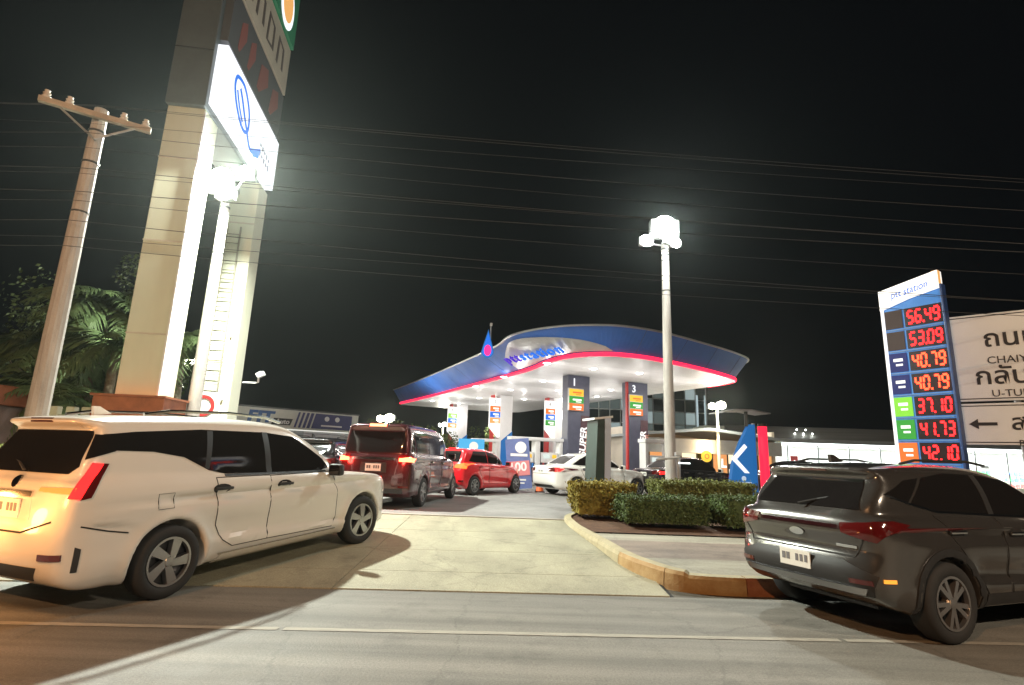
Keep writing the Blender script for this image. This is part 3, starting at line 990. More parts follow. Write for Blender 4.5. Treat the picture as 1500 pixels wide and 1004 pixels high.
# ---- dark van braking in the entrance
van = dict(
    cell=0.045, wb=3.0, crease=[(1.0, .95, -.8, 3.0, .025, .14), (.5, .42, .3, 2.6, .03, -.18)], rw=0.335, ra=0.385, hw=0.92, rim='double',
    lower=[(-.9, .28), (-1.03, .36), (-1.06, .6), (-1.02, 1.0), (-1.0, 1.2), (2.5, 1.14), (3.3, 1.0), (3.72, .78), (3.8, .4), (3.6, .22), (-.8, .22)],
    cabin=[(-1.02, 1.0), (-1.0, 1.22), (-.86, 1.70), (-.94, 1.84), (-.7, 1.90), (.4, 1.93), (1.5, 1.90), (2.0, 1.78), (3.0, 1.1), (3.1, .95)],
    plan=[(-1.08, 0), (-1.05, .6), (-.96, .82), (-.7, .90), (2.8, .92), (3.4, .80), (3.7, .5), (3.8, 0)],
    cplan=[(-1.05, 0), (-1.0, .6), (-.88, .78), (-.5, .84), (2.0, .84), (2.7, .70), (3.2, .3), (3.3, 0)],
    lfront=[(0, .2), (.8, .2), (.88, .34), (.92, .6), (.91, .9), (.88, 1.1), (.82, 1.22), (0, 1.24)],
    cfront=[(0, .9), (.88, 1.0), (.85, 1.2), (.77, 1.65), (.68, 1.85), (.45, 1.92), (0, 1.95)],
    side_glass=[[(-.78, 1.25), (.5, 1.22), (.5, 1.70), (-.62, 1.70)], [(.56, 1.22), (1.5, 1.19), (1.5, 1.69), (.56, 1.70)], [(1.56, 1.19), (2.55, 1.14), (1.95, 1.62), (1.56, 1.68)]],
    doors=[([(.52, .40), (.52, 1.18), (1.52, 1.15), (1.52, .38)], (.68, 1.02)), ([(1.56, .38), (1.56, 1.15), (2.5, 1.1), (2.55, .5), (2.45, .38)], (1.7, 1.0))],
    handle=CHROME, mirror=(2.35, 1.18),
    side_extra=[('slide_rail', strip([(-.7, 1.10), (.5, 1.08)], .03), TRIM, .006), ('sill_trim', strip([(.5, .33), (2.5, .33)], .03), CHROME, .01)],
    rear=[('rear_window', [(-.72, 1.22), (-.64, 1.68), (.64, 1.68), (.72, 1.22)], GLASS, .008), ('high_brake_light', rect(-.20, 1.80, .20, 1.845), TAILHOT, .015),
          ('chrome_garnish', rect(-.5, 1.06, .5, 1.11), CHROME, .012), ('lower_bumper_trim', rect(-.7, .34, .7, .44), TRIM, .008), ('plate_recess', rect(-.3, .78, .3, 1.0), TRIM, .004)],
    rear_sym=[('tail_light_housing', [(.56, .98), (.56, 1.16), (.92, 1.22), (.92, .96)], TAILOFF, .008), ('brake_light', [(.58, 1.03), (.58, 1.10), (.90, 1.13), (.90, 1.02)], TAILHOT, .016), ('reflector', rect(.6, .46, .8, .5), TAILOFF, .012)],
    front_sym=[('headlight', [(.45, .8), (.82, .84), (.8, .95), (.45, .9)], CLEAR, .008)],
    front=[('grille', rect(-.5, .4, .5, .8), TRIM, .006), ('windscreen', [(-.72, 1.15), (-.58, 1.75), (.58, 1.75), (.72, 1.15)], GLASS, .008)],
    plate=(.89, .36, .16))
c, body, bvh = make_car('dark_van', 'dark maroon van with bright brake lights queuing at the entrance', 'van', van, DARKPAINT, (0, 0, 0), 0, 1.0)
place(c, (-1.98, 13.4), R_(82), .92, 1.0, 0.30)
for y_ in (-.72, .72):
    L_ = point_light('brake_lamp_light', (0, 0, 0), 16, (1, .06, .04), .08)
    L_.parent = c
    L_.location = (-1.28, y_, 1.06)

# ---- red hatchback
hatch = dict(
    cell=0.045, wb=2.45, crease=[(.88, .78, -.4, 2.6, .022, .12), (.46, .36, .3, 2.1, .03, -.16)], rw=0.30, ra=0.345, hw=0.85, rim='multi',
    lower=[(-.45, .25), (-.62, .36), (-.66, .55), (-.62, .85), (-.5, 1.0), (1.0, .97), (2.0, .94), (2.7, .84), (3.0, .68), (3.1, .48), (3.05, .25), (2.8, .18), (-.3, .18)],
    cabin=[(-.60, .85), (-.54, 1.02), (-.30, 1.36), (-.34, 1.44), (.1, 1.49), (.7, 1.50), (1.15, 1.43), (2.1, .95), (2.2, .8)],
    plan=[(-.67, 0), (-.64, .5), (-.56, .74), (-.3, .83), (1.2, .85), (2.4, .84), (2.8, .72), (3.0, .45), (3.1, 0)],
    cplan=[(-.65, 0), (-.6, .5), (-.46, .68), (0, .75), (1.2, .75), (1.9, .6), (2.2, .3), (2.3, 0)],
    lfront=[(0, .16), (.74, .16), (.82, .3), (.845, .5), (.83, .62), (.85, .78), (.82, .93), (.74, 1.0), (0, 1.04)],
    cfront=[(0, .75), (.79, .85), (.75, 1.0), (.64, 1.3), (.56, 1.42), (.4, 1.48), (0, 1.51)],
    side_glass=[[(-.22, 1.06), (.02, 1.03), (.78, 1.0), (.78, 1.37), (.1, 1.37)], [(.82, 1.0), (1.78, .97), (1.86, 1.0), (1.16, 1.33), (.82, 1.37)]],
    doors=[([(.80, .34), (.80, .97), (1.8, .95), (1.9, .7), (1.85, .36)], (.95, .86)), ([(.40, .5), (.2, .8), (.15, .99), (.77, .975), (.77, .34), (.5, .34)], (.32, .88))],
    mirror=(1.8, 1.0), mirror_mat=REDPAINT,
    rear=[('rear_window', [(-.55, 1.02), (-.46, 1.36), (.46, 1.36), (.55, 1.02)], GLASS, .008), ('bumper_insert', rect(-.55, .26, .55, .38), TRIM, .006), ('high_brake_light', rect(-.15, 1.43, .15, 1.455), TAIL, .012)],
    rear_sym=[('tail_light', [(.44, .84), (.44, .93), (.62, .98), (.78, .98), (.78, .82)], TAILOR, .014), ('reflector', rect(.6, .42, .74, .47), TAILOFF, .012)],
    front_sym=[('headlight', [(.4, .62), (.76, .66), (.72, .78), (.45, .72)], CLEAR, .008)],
    front=[('windscreen', [(-.58, .98), (-.46, 1.42), (.46, 1.42), (.58, .98)], GLASS, .008)],
    plate=(.66, .34, .14))
c, body, bvh = make_car('red_car', 'bright red hatchback with orange lit tail lights driving towards the pumps', 'car', hatch, REDPAINT, (0, 0, 0), 0, 1.0)
place(c, (-1.02, 17.9), R_(57), .85, 1.0, 0.30)

# ---- white sedan
sedan = dict(
    cell=0.045, wb=2.6, crease=[(.90, .82, -.7, 2.8, .022, .12), (.44, .36, .3, 2.2, .03, -.16)], rw=0.31, ra=0.355, hw=0.87, rim='multi',
    lower=[(-.78, .28), (-.93, .4), (-.98, .6), (-.95, .84), (-.86, 1.0), (-.4, 1.03), (1.0, .99), (2.1, .95), (2.9, .86), (3.25, .7), (3.32, .45), (3.25, .24), (3.0, .18), (-.6, .18)],
    cabin=[(-.60, .85), (-.42, 1.02), (.1, 1.30), (.45, 1.46), (.9, 1.49), (1.3, 1.43), (2.15, .97), (2.3, .8)],
    plan=[(-1.0, 0), (-.96, .5), (-.86, .76), (-.5, .85), (1.2, .87), (2.5, .86), (3.0, .74), (3.2, .45), (3.3, 0)],
    cplan=[(-.7, 0), (-.6, .5), (-.3, .68), (.3, .75), (1.3, .75), (1.9, .66), (2.3, .3), (2.4, 0)],
    lfront=[(0, .16), (.76, .16), (.84, .3), (.865, .5), (.85, .64), (.87, .8), (.84, .94), (.75, 1.02), (0, 1.05)],
    cfront=[(0, .75), (.81, .85), (.77, 1.0), (.65, 1.3), (.56, 1.42), (.4, 1.48), (0, 1.5)],
    side_glass=[[(-.1, 1.06), (.1, 1.03), (.80, 1.01), (.80, 1.38), (.55, 1.38), (.2, 1.24)], [(.84, 1.01), (1.85, .98), (1.95, 1.0), (1.28, 1.34), (.84, 1.38)]],
    doors=[([(.82, .34), (.82, .98), (1.9, .96), (2.0, .7), (1.95, .36)], (.98, .88)), ([(.40, .5), (.2, .8), (.15, 1.0), (.79, .985), (.79, .34), (.5, .34)], (.32, .9))],
    handle=CHROME, mirror=(1.88, 1.0), mirror_mat=WHITEPAINT,
    rear=[('rear_window', [(-.50, 1.06), (-.44, 1.34), (.44, 1.34), (.50, 1.06)], GLASS, .008), ('bumper_insert', rect(-.6, .26, .6, .36), TRIM, .006), ('boot_gap', strip([(-.6, .72), (.6, .72)], .014), SEAM, .004)],
    rear_sym=[('tail_light', [(.46, .80), (.44, .90), (.70, .94), (.82, .93), (.82, .80)], TAILOFF, .012)],
    corner=[('tail_light_wrap', [(-.86, .74, .80), (-.70, .83, .82), (-.55, .86, .90), (-.86, .74, .93)], TAIL, .010, R_(50))],
    front_sym=[('headlight', [(.4, .66), (.78, .7), (.74, .8), (.45, .76)], CLEAR, .008)],
    front=[('windscreen', [(-.6, 1.0), (-.46, 1.42), (.46, 1.42), (.6, 1.0)], GLASS, .008)],
    plate=(.80, .34, .14))
c, body, bvh = make_car('white_sedan', 'white saloon car seen behind the yellow hedge', 'car', sedan, mat('plain white car paint', (0.78, 0.78, 0.74), 0.28, coat=1.0), (0, 0, 0), 0, 1.0)
place(c, (2.38, 19.1), R_(27), .87, 1.0, 0.30)
SED = c


def repaint(root, paint, old):
    for o in root.children:
        if o.type == 'MESH' and o.data.materials and o.data.materials[0] == old:
            o.data = o.data.copy(); o.data.materials[0] = paint
        for q in o.children:
            if q.type == 'MESH' and q.data.materials and q.data.materials[0] == old:
                q.data = q.data.copy(); q.data.materials[0] = paint


c2 = copy_tree(SED)
c2.name = 'black_sedan'
repaint(c2, BLACKPAINT, MATS['plain white car paint'])
tag(c2, 'black saloon car mostly hidden behind the rear hedge and small lamp post', 'car')
place(c2, (6.2, 20.2), R_(24), .87, 1.0, 0.30)
c3 = copy_tree(c2)
c3.name = 'black_sedan'
tag(c3, 'black car in the gap between red light tube and grey crossover', 'car')
place(c3, (10.0, 19.6), R_(10), .87, 1.0, 0.30)

# ---- second dark car beside the van
c4 = copy_tree(bpy.data.objects['grey_car'])
c4.name = 'black_car'
repaint(c4, BLACKPAINT, GREYPAINT)
tag(c4, 'black car with red vertical tail light, squeezed between white car and dark van', 'car')
c4.location = (-5.15, 14.9, 0.30)
c4.rotation_euler = (0, 0, R_(88))
vl = MB().box((-.56, .80, 1.28), (.05, .07, .42), Matrix.Rotation(R_(28), 3, 'Y'), bev=0.012).build('pillar_light', TAIL, c4)


# ------------------------------------------------------------------ HEDGES (clipped): leaf shells
LEAFM = {}


def leaf_mat(name, c1, c2):
    return mat(name, c1, 0.55, col2=c2, vscale=9, spec=0.3)


def hedge(name, label, x0, y0, x1, y1, z0, z1, m, seed, n, rz=0.0, lean=0.0, size=0.05, stems=True):
    rnd = random.Random(seed)
    cx, cy = (x0 + x1) / 2, (y0 + y1) / 2
    root = thing(name, label, 'hedge', (cx, cy, z0), rz)
    w, d, h = (x1 - x0), (y1 - y0), z1 - z0
    bm = bmesh.new()
    core = bmesh.ops.create_cube(bm, size=1.0)
    zb = 0.10
    bmesh.ops.scale(bm, vec=(w - 0.10, d - 0.10, h - zb - 0.07), verts=core['verts'])
    bmesh.ops.translate(bm, vec=(0, 0, (h + zb) / 2 - 0.02), verts=core['verts'])
    lay = [rnd.uniform(0, 6) for _ in range(8)]

    def bulge(a, b):
        return 0.03 * math.sin(a * 5 + lay[0]) + 0.025 * math.sin(b * 7 + lay[1]) + 0.02 * math.sin(a * 13 + b * 9 + lay[2])
    areas = [w * d, w * h, w * h, d * h, d * h]
    for _ in range(n):
        s = rnd.choices(range(5), areas)[0]
        u, v = rnd.uniform(-.5, .5), rnd.uniform(-.5, .5)
        dep = -abs(rnd.gauss(0, 0.05)) if rnd.random() > .07 else rnd.uniform(0, .07)
        if s == 0: p = Vector((u * w, v * d, h + dep + bulge(u * w, v * d) * 0.5)); nr = Vector((0, 0, 1))
        elif s < 3:
            sg = -1 if s == 1 else 1
            zz = zb + (v + .5) * (h - zb)
            p = Vector((u * w, sg * (d / 2 + dep + bulge(u * w, zz)), zz)); nr = Vector((0, sg, 0))
        else:
            sg = -1 if s == 3 else 1
            zz = zb + (v + .5) * (h - zb)
            p = Vector((sg * (w / 2 + dep + bulge(u * d, zz)), u * d, zz)); nr = Vector((sg, 0, 0))
        k = 1 + lean * (p.z / h - 0.6)
        p.x *= k
        p.y *= k
        q = (nr + Vector((rnd.gauss(0, .6), rnd.gauss(0, .6), rnd.gauss(0, .6)))).normalized()
        t = q.cross(Vector((rnd.gauss(0, 1), rnd.gauss(0, 1), rnd.gauss(0, 1)))).normalized()
        b_ = q.cross(t)
        L = size * rnd.uniform(.6, 1.3)
        f = [bm.verts.new(p + t * a * L + b_ * c_ * L * .5) for a, c_ in ((-.5, 0), (0, .55), (.5, 0), (0, -.55))]
        bm.faces.new(f)
    me = bpy.data.meshes.new('foliage')
    bm.to_mesh(me); bm.free()
    o = link('foliage', me, m, root)
    if stems:
        b = MB()
        for _ in range(max(3, int(w * 5))):
            x, y = rnd.uniform(-.42, .42) * w, rnd.uniform(-.35, .35) * d
            b.tube([(x, y, -0.02), (x + rnd.uniform(-.03, .03), y, .12), (x + rnd.uniform(-.08, .08), y + rnd.uniform(-.05, .05), .3)], .014, 5)
        b.build('stem', mat('hedge stem', (0.09, 0.06, 0.035), 0.9), root)
    return root


H_Y = leaf_mat('golden hedge leaf', (0.16, 0.13, 0.022), (0.30, 0.25, 0.05))
H_G = leaf_mat('dark hedge leaf', (0.035, 0.06, 0.016), (0.09, 0.13, 0.035))
H_G2 = leaf_mat('olive hedge leaf', (0.08, 0.095, 0.022), (0.17, 0.19, 0.045))
hedge('clipped_hedge', 'yellowish clipped hedge, thinner at the base, at the end of the planted island', 1.42, 11.55, 2.62, 12.7, 0.31, 1.03, H_Y, 1, 9000, 0.03, lean=0.22, size=0.065)
hedge('clipped_hedge', 'low dark green box hedge at the front of the island bed', 2.20, 10.42, 3.74, 11.35, 0.30, 0.86, H_G, 2, 10000, 0.0, size=0.05, stems=False)
hedge('clipped_hedge', 'long olive hedge at the back of the island, under the blue sign', 3.30, 12.0, 5.30, 13.2, 0.32, 1.12, H_G2, 3, 12000, 0.0, lean=0.1, size=0.06)
hedge('clipped_hedge', 'dark green box hedge partly behind the grey crossover', 3.98, 10.3, 5.8, 11.3, 0.30, 0.92, H_G, 4, 9000, 0.0, size=0.05, stems=False)
hedge('clipped_hedge', 'green hedge strip on the left edge behind the white car', -14.5, 11.6, -10.6, 12.5, 0.30, 1.40, H_G2, 5, 9000, 0.0, size=0.07)

# ------------------------------------------------------------------ CANOPY of the station
can = thing('fuel_canopy', 'blue station canopy with glowing red edge and white lit soffit', 'canopy')
base = [(-9.0, 45.4), (-5.1, 38.1), (0.4, 26.9), (1.6, 23.6), (2.4, 22.1), (3.3, 21.45), (4.3, 21.35), (5.9, 22.05), (8.6, 24.15), (10.3, 25.75), (11.0, 26.7), (11.1, 27.7), (10.6, 29.2), (0.9, 49.6), (-0.2, 50.2), (-8.4, 46.6), (-9.1, 46.0)]
zb = 5.6
cpts = [Vector(p) for p in base]
front = cr([base[0], base[1], base[2], base[3], base[4], base[5], base[6], base[7], base[8], base[9], base[10], base[11], base[12]], 8)
rest = [Vector(p) for p in base[13:]]
loop = front + rest
cen = Vector((1.0, 35.5))


def outw(loop, k):
    n = len(loop)
    t = (loop[(k + 1) % n] - loop[k - 1]).normalized()
    return Vector((t.y, -t.x))


def ztop(p):
    return zb + 1.0 + 0.12 * min(1, max(0, (p.y - 22) / 20))


def flare(p):
    left = p.x < 2.4
    d = (p - Vector((1.6, 23.6))).length
    if left and p.y > 23.6:
        return 1.87 - 1.15 * min(1, d / 24.0)
    return 0.72 + 1.15 * math.exp(-(d / 2.8) ** 2)


b = MB()
n = len(loop)
r0, r1 = [], []
for k, p in enumerate(loop):
    o = outw(loop, k)
    r0.append(b.b.verts.new((p.x + o.x * 0.06, p.y + o.y * 0.06, zb + 0.15)))
    fl = flare(p)
    r1.append(b.b.verts.new((p.x + o.x * fl, p.y + o.y * fl, ztop(p))))
for k in range(n):
    b.b.faces.new((r0[k], r0[(k + 1) % n], r1[(k + 1) % n], r1[k]))
fas = b.build('fascia', FASCIA, can, False)
b = MB()
for pts, off, zz in ((loop, 0.74, None),):
    vs = [b.b.verts.new((p.x + outw(loop, k).x * (flare(p) - .03), p.y + outw(loop, k).y * (flare(p) - .03), ztop(p) - 0.03)) for k, p in enumerate(loop)]
    cv = b.b.verts.new((cen.x, cen.y, zb + 1.0))
    for k in range(n):
        b.b.faces.new((vs[k], vs[(k + 1) % n], cv))
b.build('roof', GREYCLAD, can)
# trim along the top edge
MB().tube([(p.x + outw(loop, k).x * (flare(p) + .01), p.y + outw(loop, k).y * (flare(p) + .01), ztop(p)) for k, p in enumerate(loop)], 0.045, 6).build('top_edge_trim', STEEL, can)
MB().tube([(p.x + outw(loop, k).x * .07, p.y + outw(loop, k).y * .07, zb + 0.06) for k, p in enumerate(front)], 0.085, 8).build('red_light_tube', REDLED, can, True)
b = MB()
b.b.faces.new([b.b.verts.new((p.x, p.y, zb)) for p in loop])
bmesh.ops.triangulate(b.b, faces=b.b.faces)
b.build('soffit', CEIL, can)
b = MB()
lo_, hi_ = [], []
for k, p in enumerate(loop):
    lo_.append(b.b.verts.new((p.x + outw(loop, k).x * .0, p.y + outw(loop, k).y * .0, zb - 0.004)))
    hi_.append(b.b.verts.new((p.x + outw(loop, k).x * .062, p.y + outw(loop, k).y * .062, zb + 0.15)))
for k in range(n):
    b.b.faces.new((lo_[k], lo_[(k + 1) % n], hi_[(k + 1) % n], hi_[k]))
b.build('lower_edge_trim', STEEL, can)
# soffit panel joints
b = MB()
u1 = Vector((0.90, 0.435)); u2 = Vector((-0.435, 0.90))
from mathutils.geometry import intersect_line_line_2d


def inside(p, poly):
    c_ = False
    for i in range(len(poly)):
        a, q = poly[i], poly[i - 1]
        if (a.y > p.y) != (q.y > p.y) and p.x < (q.x - a.x) * (p.y - a.y) / (q.y - a.y) + a.x:
            c_ = not c_
    return c_


for s in range(2, 28):
    o = Vector((4.2, 21.5)) + u2 * s * 1.0
    ts = [t for t in np.arange(-14, 14, .1) if inside(o + u1 * t, loop)]
    if len(ts) > 3:
        a, q = o + u1 * min(ts), o + u1 * max(ts)
        dirn = u2 * 0.008
        b.sheet([(a.x - dirn.x, a.y - dirn.y, zb - 0.004), (q.x - dirn.x, q.y - dirn.y, zb - 0.004), (q.x + dirn.x, q.y + dirn.y, zb - 0.004), (a.x + dirn.x, a.y + dirn.y, zb - 0.004)])
b.build('soffit_joint', GREYCLAD, can)
# downlights
dl = [(1.56, 23.4), (-0.36, 27.9), (1.74, 28.9), (-2.05, 32.2), (0.02, 33.2), (-4.23, 37.5), (-5.9, 41.6), (-2.18, 38.5), (-4.02, 43.1), (3.75, 24.4), (7.99, 27.1), (9.7, 27.4), (5.85, 31.6), (5.6, 35.2), (2.9, 32.8), (1.0, 38.2), (-1.2, 43.5), (6.0, 25.2), (3.6, 37.0), (-0.4, 47.0)]
for k, (x, y) in enumerate(dl):
    ring = MB().lathe([(.15, 0), (.20, -.02), (.22, -.015), (.22, 0)], 'z', 20, (x, y, zb - 0.004)).build('downlight', WHITECLAD, can, True)
    MB().lathe([(.001, -.055), (.10, -.045), (.15, -.012)], 'z', 20, (x, y, zb - .004)).build('lens', DOWNL, ring, True)
    L = point_light('downlight_lamp', (x, y, zb - 1.15), 48, (1, 0.96, 0.92), 0.15)
# silver oval panel with lettering on the fascia


def fas_pt(s, t):
    """s = index along the front loop (float), t = 0..1 up the fascia"""
    i = int(s); fr = s - i
    a, q = loop[i], loop[i + 1]
    oa, oq = outw(loop, i), outw(loop, i + 1)
    p = a.lerp(q, fr); o = oa.lerp(oq, fr)
    z0, z1 = zb + 0.15, ztop(p)
    d = 0.06 + (flare(p) - 0.06) * t
    return Vector((p.x + o.x * d, p.y + o.y * d, z0 + (z1 - z0) * t)), o


cum = [0.0]
for k in range(len(front) - 1):
    cum.append(cum[-1] + (front[k + 1] - front[k]).length)


def s_at(L):
    for k in range(len(cum) - 1):
        if cum[k + 1] >= L:
            return k + (L - cum[k]) / (cum[k + 1] - cum[k])
    return len(cum) - 2


nose = min(range(len(front)), key=lambda k: (front[k] - Vector((2.3, 22.25))).length)
L0 = cum[nose]
b = MB()
segs = 26
g = []
for i in range(segs + 1):
    e = i / segs
    t0 = 0.05
    t1 = 0.06 + 0.80 * math.sin(math.pi * min(1, e * 0.86 + 0.14)) ** 0.7 if e < 1 else 0.06
    pa, oa = fas_pt(s_at(L0 - 4.7 + e * 6.7), t0)
    pb, ob = fas_pt(s_at(L0 - 4.7 + e * 6.7), max(t1, t0 + 0.004))
    up_ = Vector((0, 0, 0))
    na = Vector((oa.x, oa.y, -0.35)).normalized() * 0.05
    g.append((b.b.verts.new(pa + na), b.b.verts.new(pb + na), b.b.verts.new(pa), b.b.verts.new(pb)))
for i in range(segs):
    a, q = g[i], g[i + 1]
    b.b.faces.new((a[0], q[0], q[1], a[1])); b.b.faces.new((a[1], q[1], q[3], a[3])); b.b.faces.new((a[0], a[2], q[2], q[0]))
b.build('silver_name_panel', SILVER, can, False)
# letters placed one by one along the curved panel
word = [('p', 1), ('t', 1), ('t', 1), ('s', 0), ('t', 0), ('a', 0), ('t', 0), ('i', 0), ('o', 0), ('n', 0)]
adv = {'p': .54, 't': .36, 's': .46, 'a': .52, 'i': .26, 'o': .54, 'n': .54}
for Lj in np.arange(1.2, cum[-1] - .3, 2.3):
    if L0 - 5.0 < Lj < L0 + 2.3: continue
    q_ = []
    for tt in (0.01, .5, .99):
        p_, o_ = fas_pt(s_at(Lj), tt)
        q_.append(p_)
    MB().tube(q_, .009, 4).build('fascia_joint', DARKCLAD, can)
La, Lb = L0 - 4.25, L0 + 0.4
pA, _ = fas_pt(s_at(La), 0.60)
pB, _ = fas_pt(s_at(Lb), 0.40)
xd = (pB - pA).normalized()
pm, _ = fas_pt(s_at((La + Lb) / 2), 0.42)
pt_, _ = fas_pt(s_at((La + Lb) / 2), 0.62)
up = (pt_ - pm); up = (up - xd * up.dot(xd)).normalized()
nrm = xd.cross(up)
bul = max((fas_pt(s_at(La + (Lb - La) * e), tt)[0] - pA).dot(nrm) for e in np.linspace(0, 1, 9) for tt in (.2, .42, .65))
tot = sum(adv[ch] for ch, _ in word)
cur = 0.0
lw = (pB - pA).length
for ch, vio in word:
    cur += adv[ch] * .5
    text('letter', ch, 0.80, VIOLETINK if vio else BLUEINK, can, pA + xd * (lw * cur / tot) + nrm * (bul + 0.10), xd, up, extrude=0.03, shear=0.15, bold=0.008, sx=lw / tot / 1.0)
    cur += adv[ch] * .5
# drop emblem at the corner
p, o = fas_pt(s_at(L0 - 1.15), 0.45)
em = thing('drop_emblem', 'blue water drop emblem with magenta centre standing on the canopy corner', 'sign', (-1.05, 23.2, 5.95), 0.1)


def drop(w, h, z0, n=26):
    pts = []
    for k in range(n):
        a = 2 * math.pi * k / n
        r = w * (1 if math.sin(a) < 0 else (1 - math.sin(a)) ** 0.75 * 0.9 + 0.1 * (1 - math.sin(a)))
        pts.append((math.cos(a) * r, z0 + (math.sin(a) * w if math.sin(a) < 0 else math.sin(a) * h)))
    return pts


MB().prism(drop(.27, 1.0, 0.0), (0, 0, 0), 'xz', -.12, .12).build('drop_body', BLUELIT, em)
MB().prism(drop(.225, .88, 0.0), (0, 0, 0), 'xz', -.14, -.122).build('drop_face', BLUEINK, em)
MB().prism([(math.cos(a) * .15, math.sin(a) * .24 + .05) for a in np.linspace(0, 2 * math.pi, 20, endpoint=False)], (0, 0, 0), 'xz', -.165, -.142).build('drop_core', PINKINK, em)
MB().box((0.1, .35, 0.2), (.10, .60, .5)).cyl((.12, .25, .2), (.12, .15, 1.22), .03, n=8).build('bracket', STEEL, em)
MB().box((.12, .12, 1.26), (.10, .22, .12), bev=.02).build('camera_head', WHITECLAD, em)

# ---- canopy columns
e1a = math.atan2(0.435, 0.90)


def pump_column(label, x, y, dark, number, tags, banner=None, group=None, ht=zb):
    t = thing('canopy_column', label, 'column', (x, y, 0.30), e1a, group)
    h = ht - 0.30 - 0.012
    if dark:
        MB().box((0, 0, h / 2), (1.25, .55, h), bev=.03).build('cladding', COLGREY, t)
        if number == '3':
            MB().box((-.68, -.20, h / 2), (.10, .14, h - .02), bev=.01).build('red_edge', mat('red column edge', (0.5, 0.03, 0.03), 0.4), t)
        text('column_number', number, .52, WHITELIT, t, (-.28, -.282, h - .36), (1, 0, 0), extrude=.006, bold=.01)
        z = h - .70
        bx = MB().box((-.22, -.32, z - .50), (.86, .12, 1.10), bev=.02).build('fuel_tag_box', STEEL, t)
        for k, m in enumerate(tags):
            MB().box((-.22, -.386, z - .16 - k * .35), (.82, .012, .33)).build('fuel_tag', m, bx)
            MB().box((-.18, -.394, z - .16 - k * .35), (.5, .008, .08)).box((-.10, -.394, z - .26 - k * .35), (.3, .008, .04)).build('tag_lettering', WHITELIT2 if k else ORANGELIT, bx)
        bn = MB().prism([(.02, 0.9), (.52, 0.9), (.60, 3.35), (.14, 3.35)], (-.02, 0, 0), 'xz', -.30, -.285).build('banner', mat('dark banner print', (0.10, 0.05, 0.06), .5, var=.3), t)
        text('banner_lettering', 'SUPER', .50, WHITELIT2, bn, (.24, -.31, 2.1), (0.06, 0, 1), (-1, 0, 0), extrude=.004, shear=.1, bold=.01)
        text('banner_lettering', 'POWER', .34, mat('salmon print', (0.8, 0.35, 0.25), .5), bn, (.48, -.31, 2.05), (0.06, 0, 1), (-1, 0, 0), extrude=.004, shear=.1)
    else:
        MB().box((.2, 0, h / 2), (.95, .62, h), bev=.03).build('cladding', WHITECLAD, t)
        MB().prism([(-.10, 0), (.70, 0), (.70, 2.95), (.45, 2.75), (-.10, 2.3)], (0, 0, 0), 'xz', -.335, -.316).build('blue_panel', BLUELIT, t)
        MB().box((-.62, .05, h / 2), (.10, .5, h - .02)).build('red_edge', mat('red column edge', (0.5, 0.03, 0.03), 0.4), t)
        bx = MB().prism([(-1.05, h - .25), (-.30, h - .25), (-.30, h - 2.75), (-.42, h - 2.80), (-1.05, h - 2.15)], (0, 0, 0), 'xz', -.50, -.34).build('price_light_box', WHITELIT2, t)
        for k, m in enumerate(tags):
            MB().box((-.675, -.508, h - .95 - k * .38), (.73, .012, .36)).build('fuel_tag', m, bx)
            MB().box((-.62, -.517, h - .93 - k * .38), (.40, .006, .10)).box((-.56, -.517, h - 1.05 - k * .38), (.28, .006, .05)).build('tag_lettering', WHITELIT2, bx)
        text('column_number', number, .34, INK, bx, (-.70, -.506, h - .5), (1, 0, 0), extrude=.003)
    MB().box((.1 if not dark else 0, 0, .09), (1.6, .85, .18), bev=.03).build('plinth', CONCRETE, t)
    return t


pump_column('slate grey canopy column numbered 1 with yellow, green and orange tags', 3.25, 26.9, True, '1', [YELLOWLIT, GREENLIT, ORANGELIT])
pump_column('slate grey canopy column numbered 3 with red edge, right of column 1', 6.55, 28.6, True, '3', [YELLOWLIT, GREENLIT, ORANGELIT])
pump_column('white and blue canopy column behind the red hatchback', -0.55, 36.6, False, '2', [ORANGELIT, BLUEINK, TANLIT])
pump_column('white and blue canopy column with lime tag, farthest to the left', -4.1, 44.2, False, '6', [LIMELIT, BLUEINK, TANLIT])
pump_column('white canopy column with green tag, just left of the one numbered 1', 3.1, 37.2, False, '4', [ORANGELIT, BLUEINK, GREENLIT])


# ---- fuel dispensers
def dispenser(label, x, y, col, rz=e1a):
    t = thing('fuel_dispenser', label, 'fuel pump', (x, y, 0.30), rz, 'fuel dispensers under the canopy')
    MB().box((0, 0, .08), (1.6, .8, .16), bev=.03).build('island_kerb', CONCRETE, t)
    fr = MB().box((-.62, 0, 1.10), (.16, .42, 1.9), bev=.02).box((.62, 0, 1.10), (.16, .42, 1.9), bev=.02).build('portal_leg', WHITECLAD, t)
    MB().box((0, 0, 2.12), (1.50, .50, .16), bev=.03).build('portal_top', WHITECLAD, t)
    bd = MB().box((0, 0, .60), (1.04, .40, .86), bev=.02).build('cabinet', DARKCLAD, t)
    MB().box((0, 0, 1.28), (.90, .38, .48), bev=.02).build('display_housing', col, t)
    MB().box((-.18, -.196, 1.34), (.36, .012, .20)).build('display', emi('pump display', (0.75, 0.85, 0.8), .8), t)
    MB().box((.24, -.196, 1.34), (.22, .012, .16)).build('price_tag', YELLOWLIT, t)
    for k, sx in enumerate((-.38, -.13, .13, .38)):
        nz = MB().box((sx, -.235, .92), (.07, .06, .20), Matrix.Rotation(.3, 3, 'X'), bev=.01).build('nozzle', [mat('pump red', (.5, .03, .03), .4), mat('pump green', (.03, .3, .06), .4), INK, BLUECLAD][k], t)
        MB().tube([(sx, -.25, .82), (sx + .03, -.36, .45), (sx + .05, -.33, .3), (sx + .08, -.24, .55), (sx + .08, -.21, 1.0)], .014, 5).build('hose', RUBBER, nz)
    return t


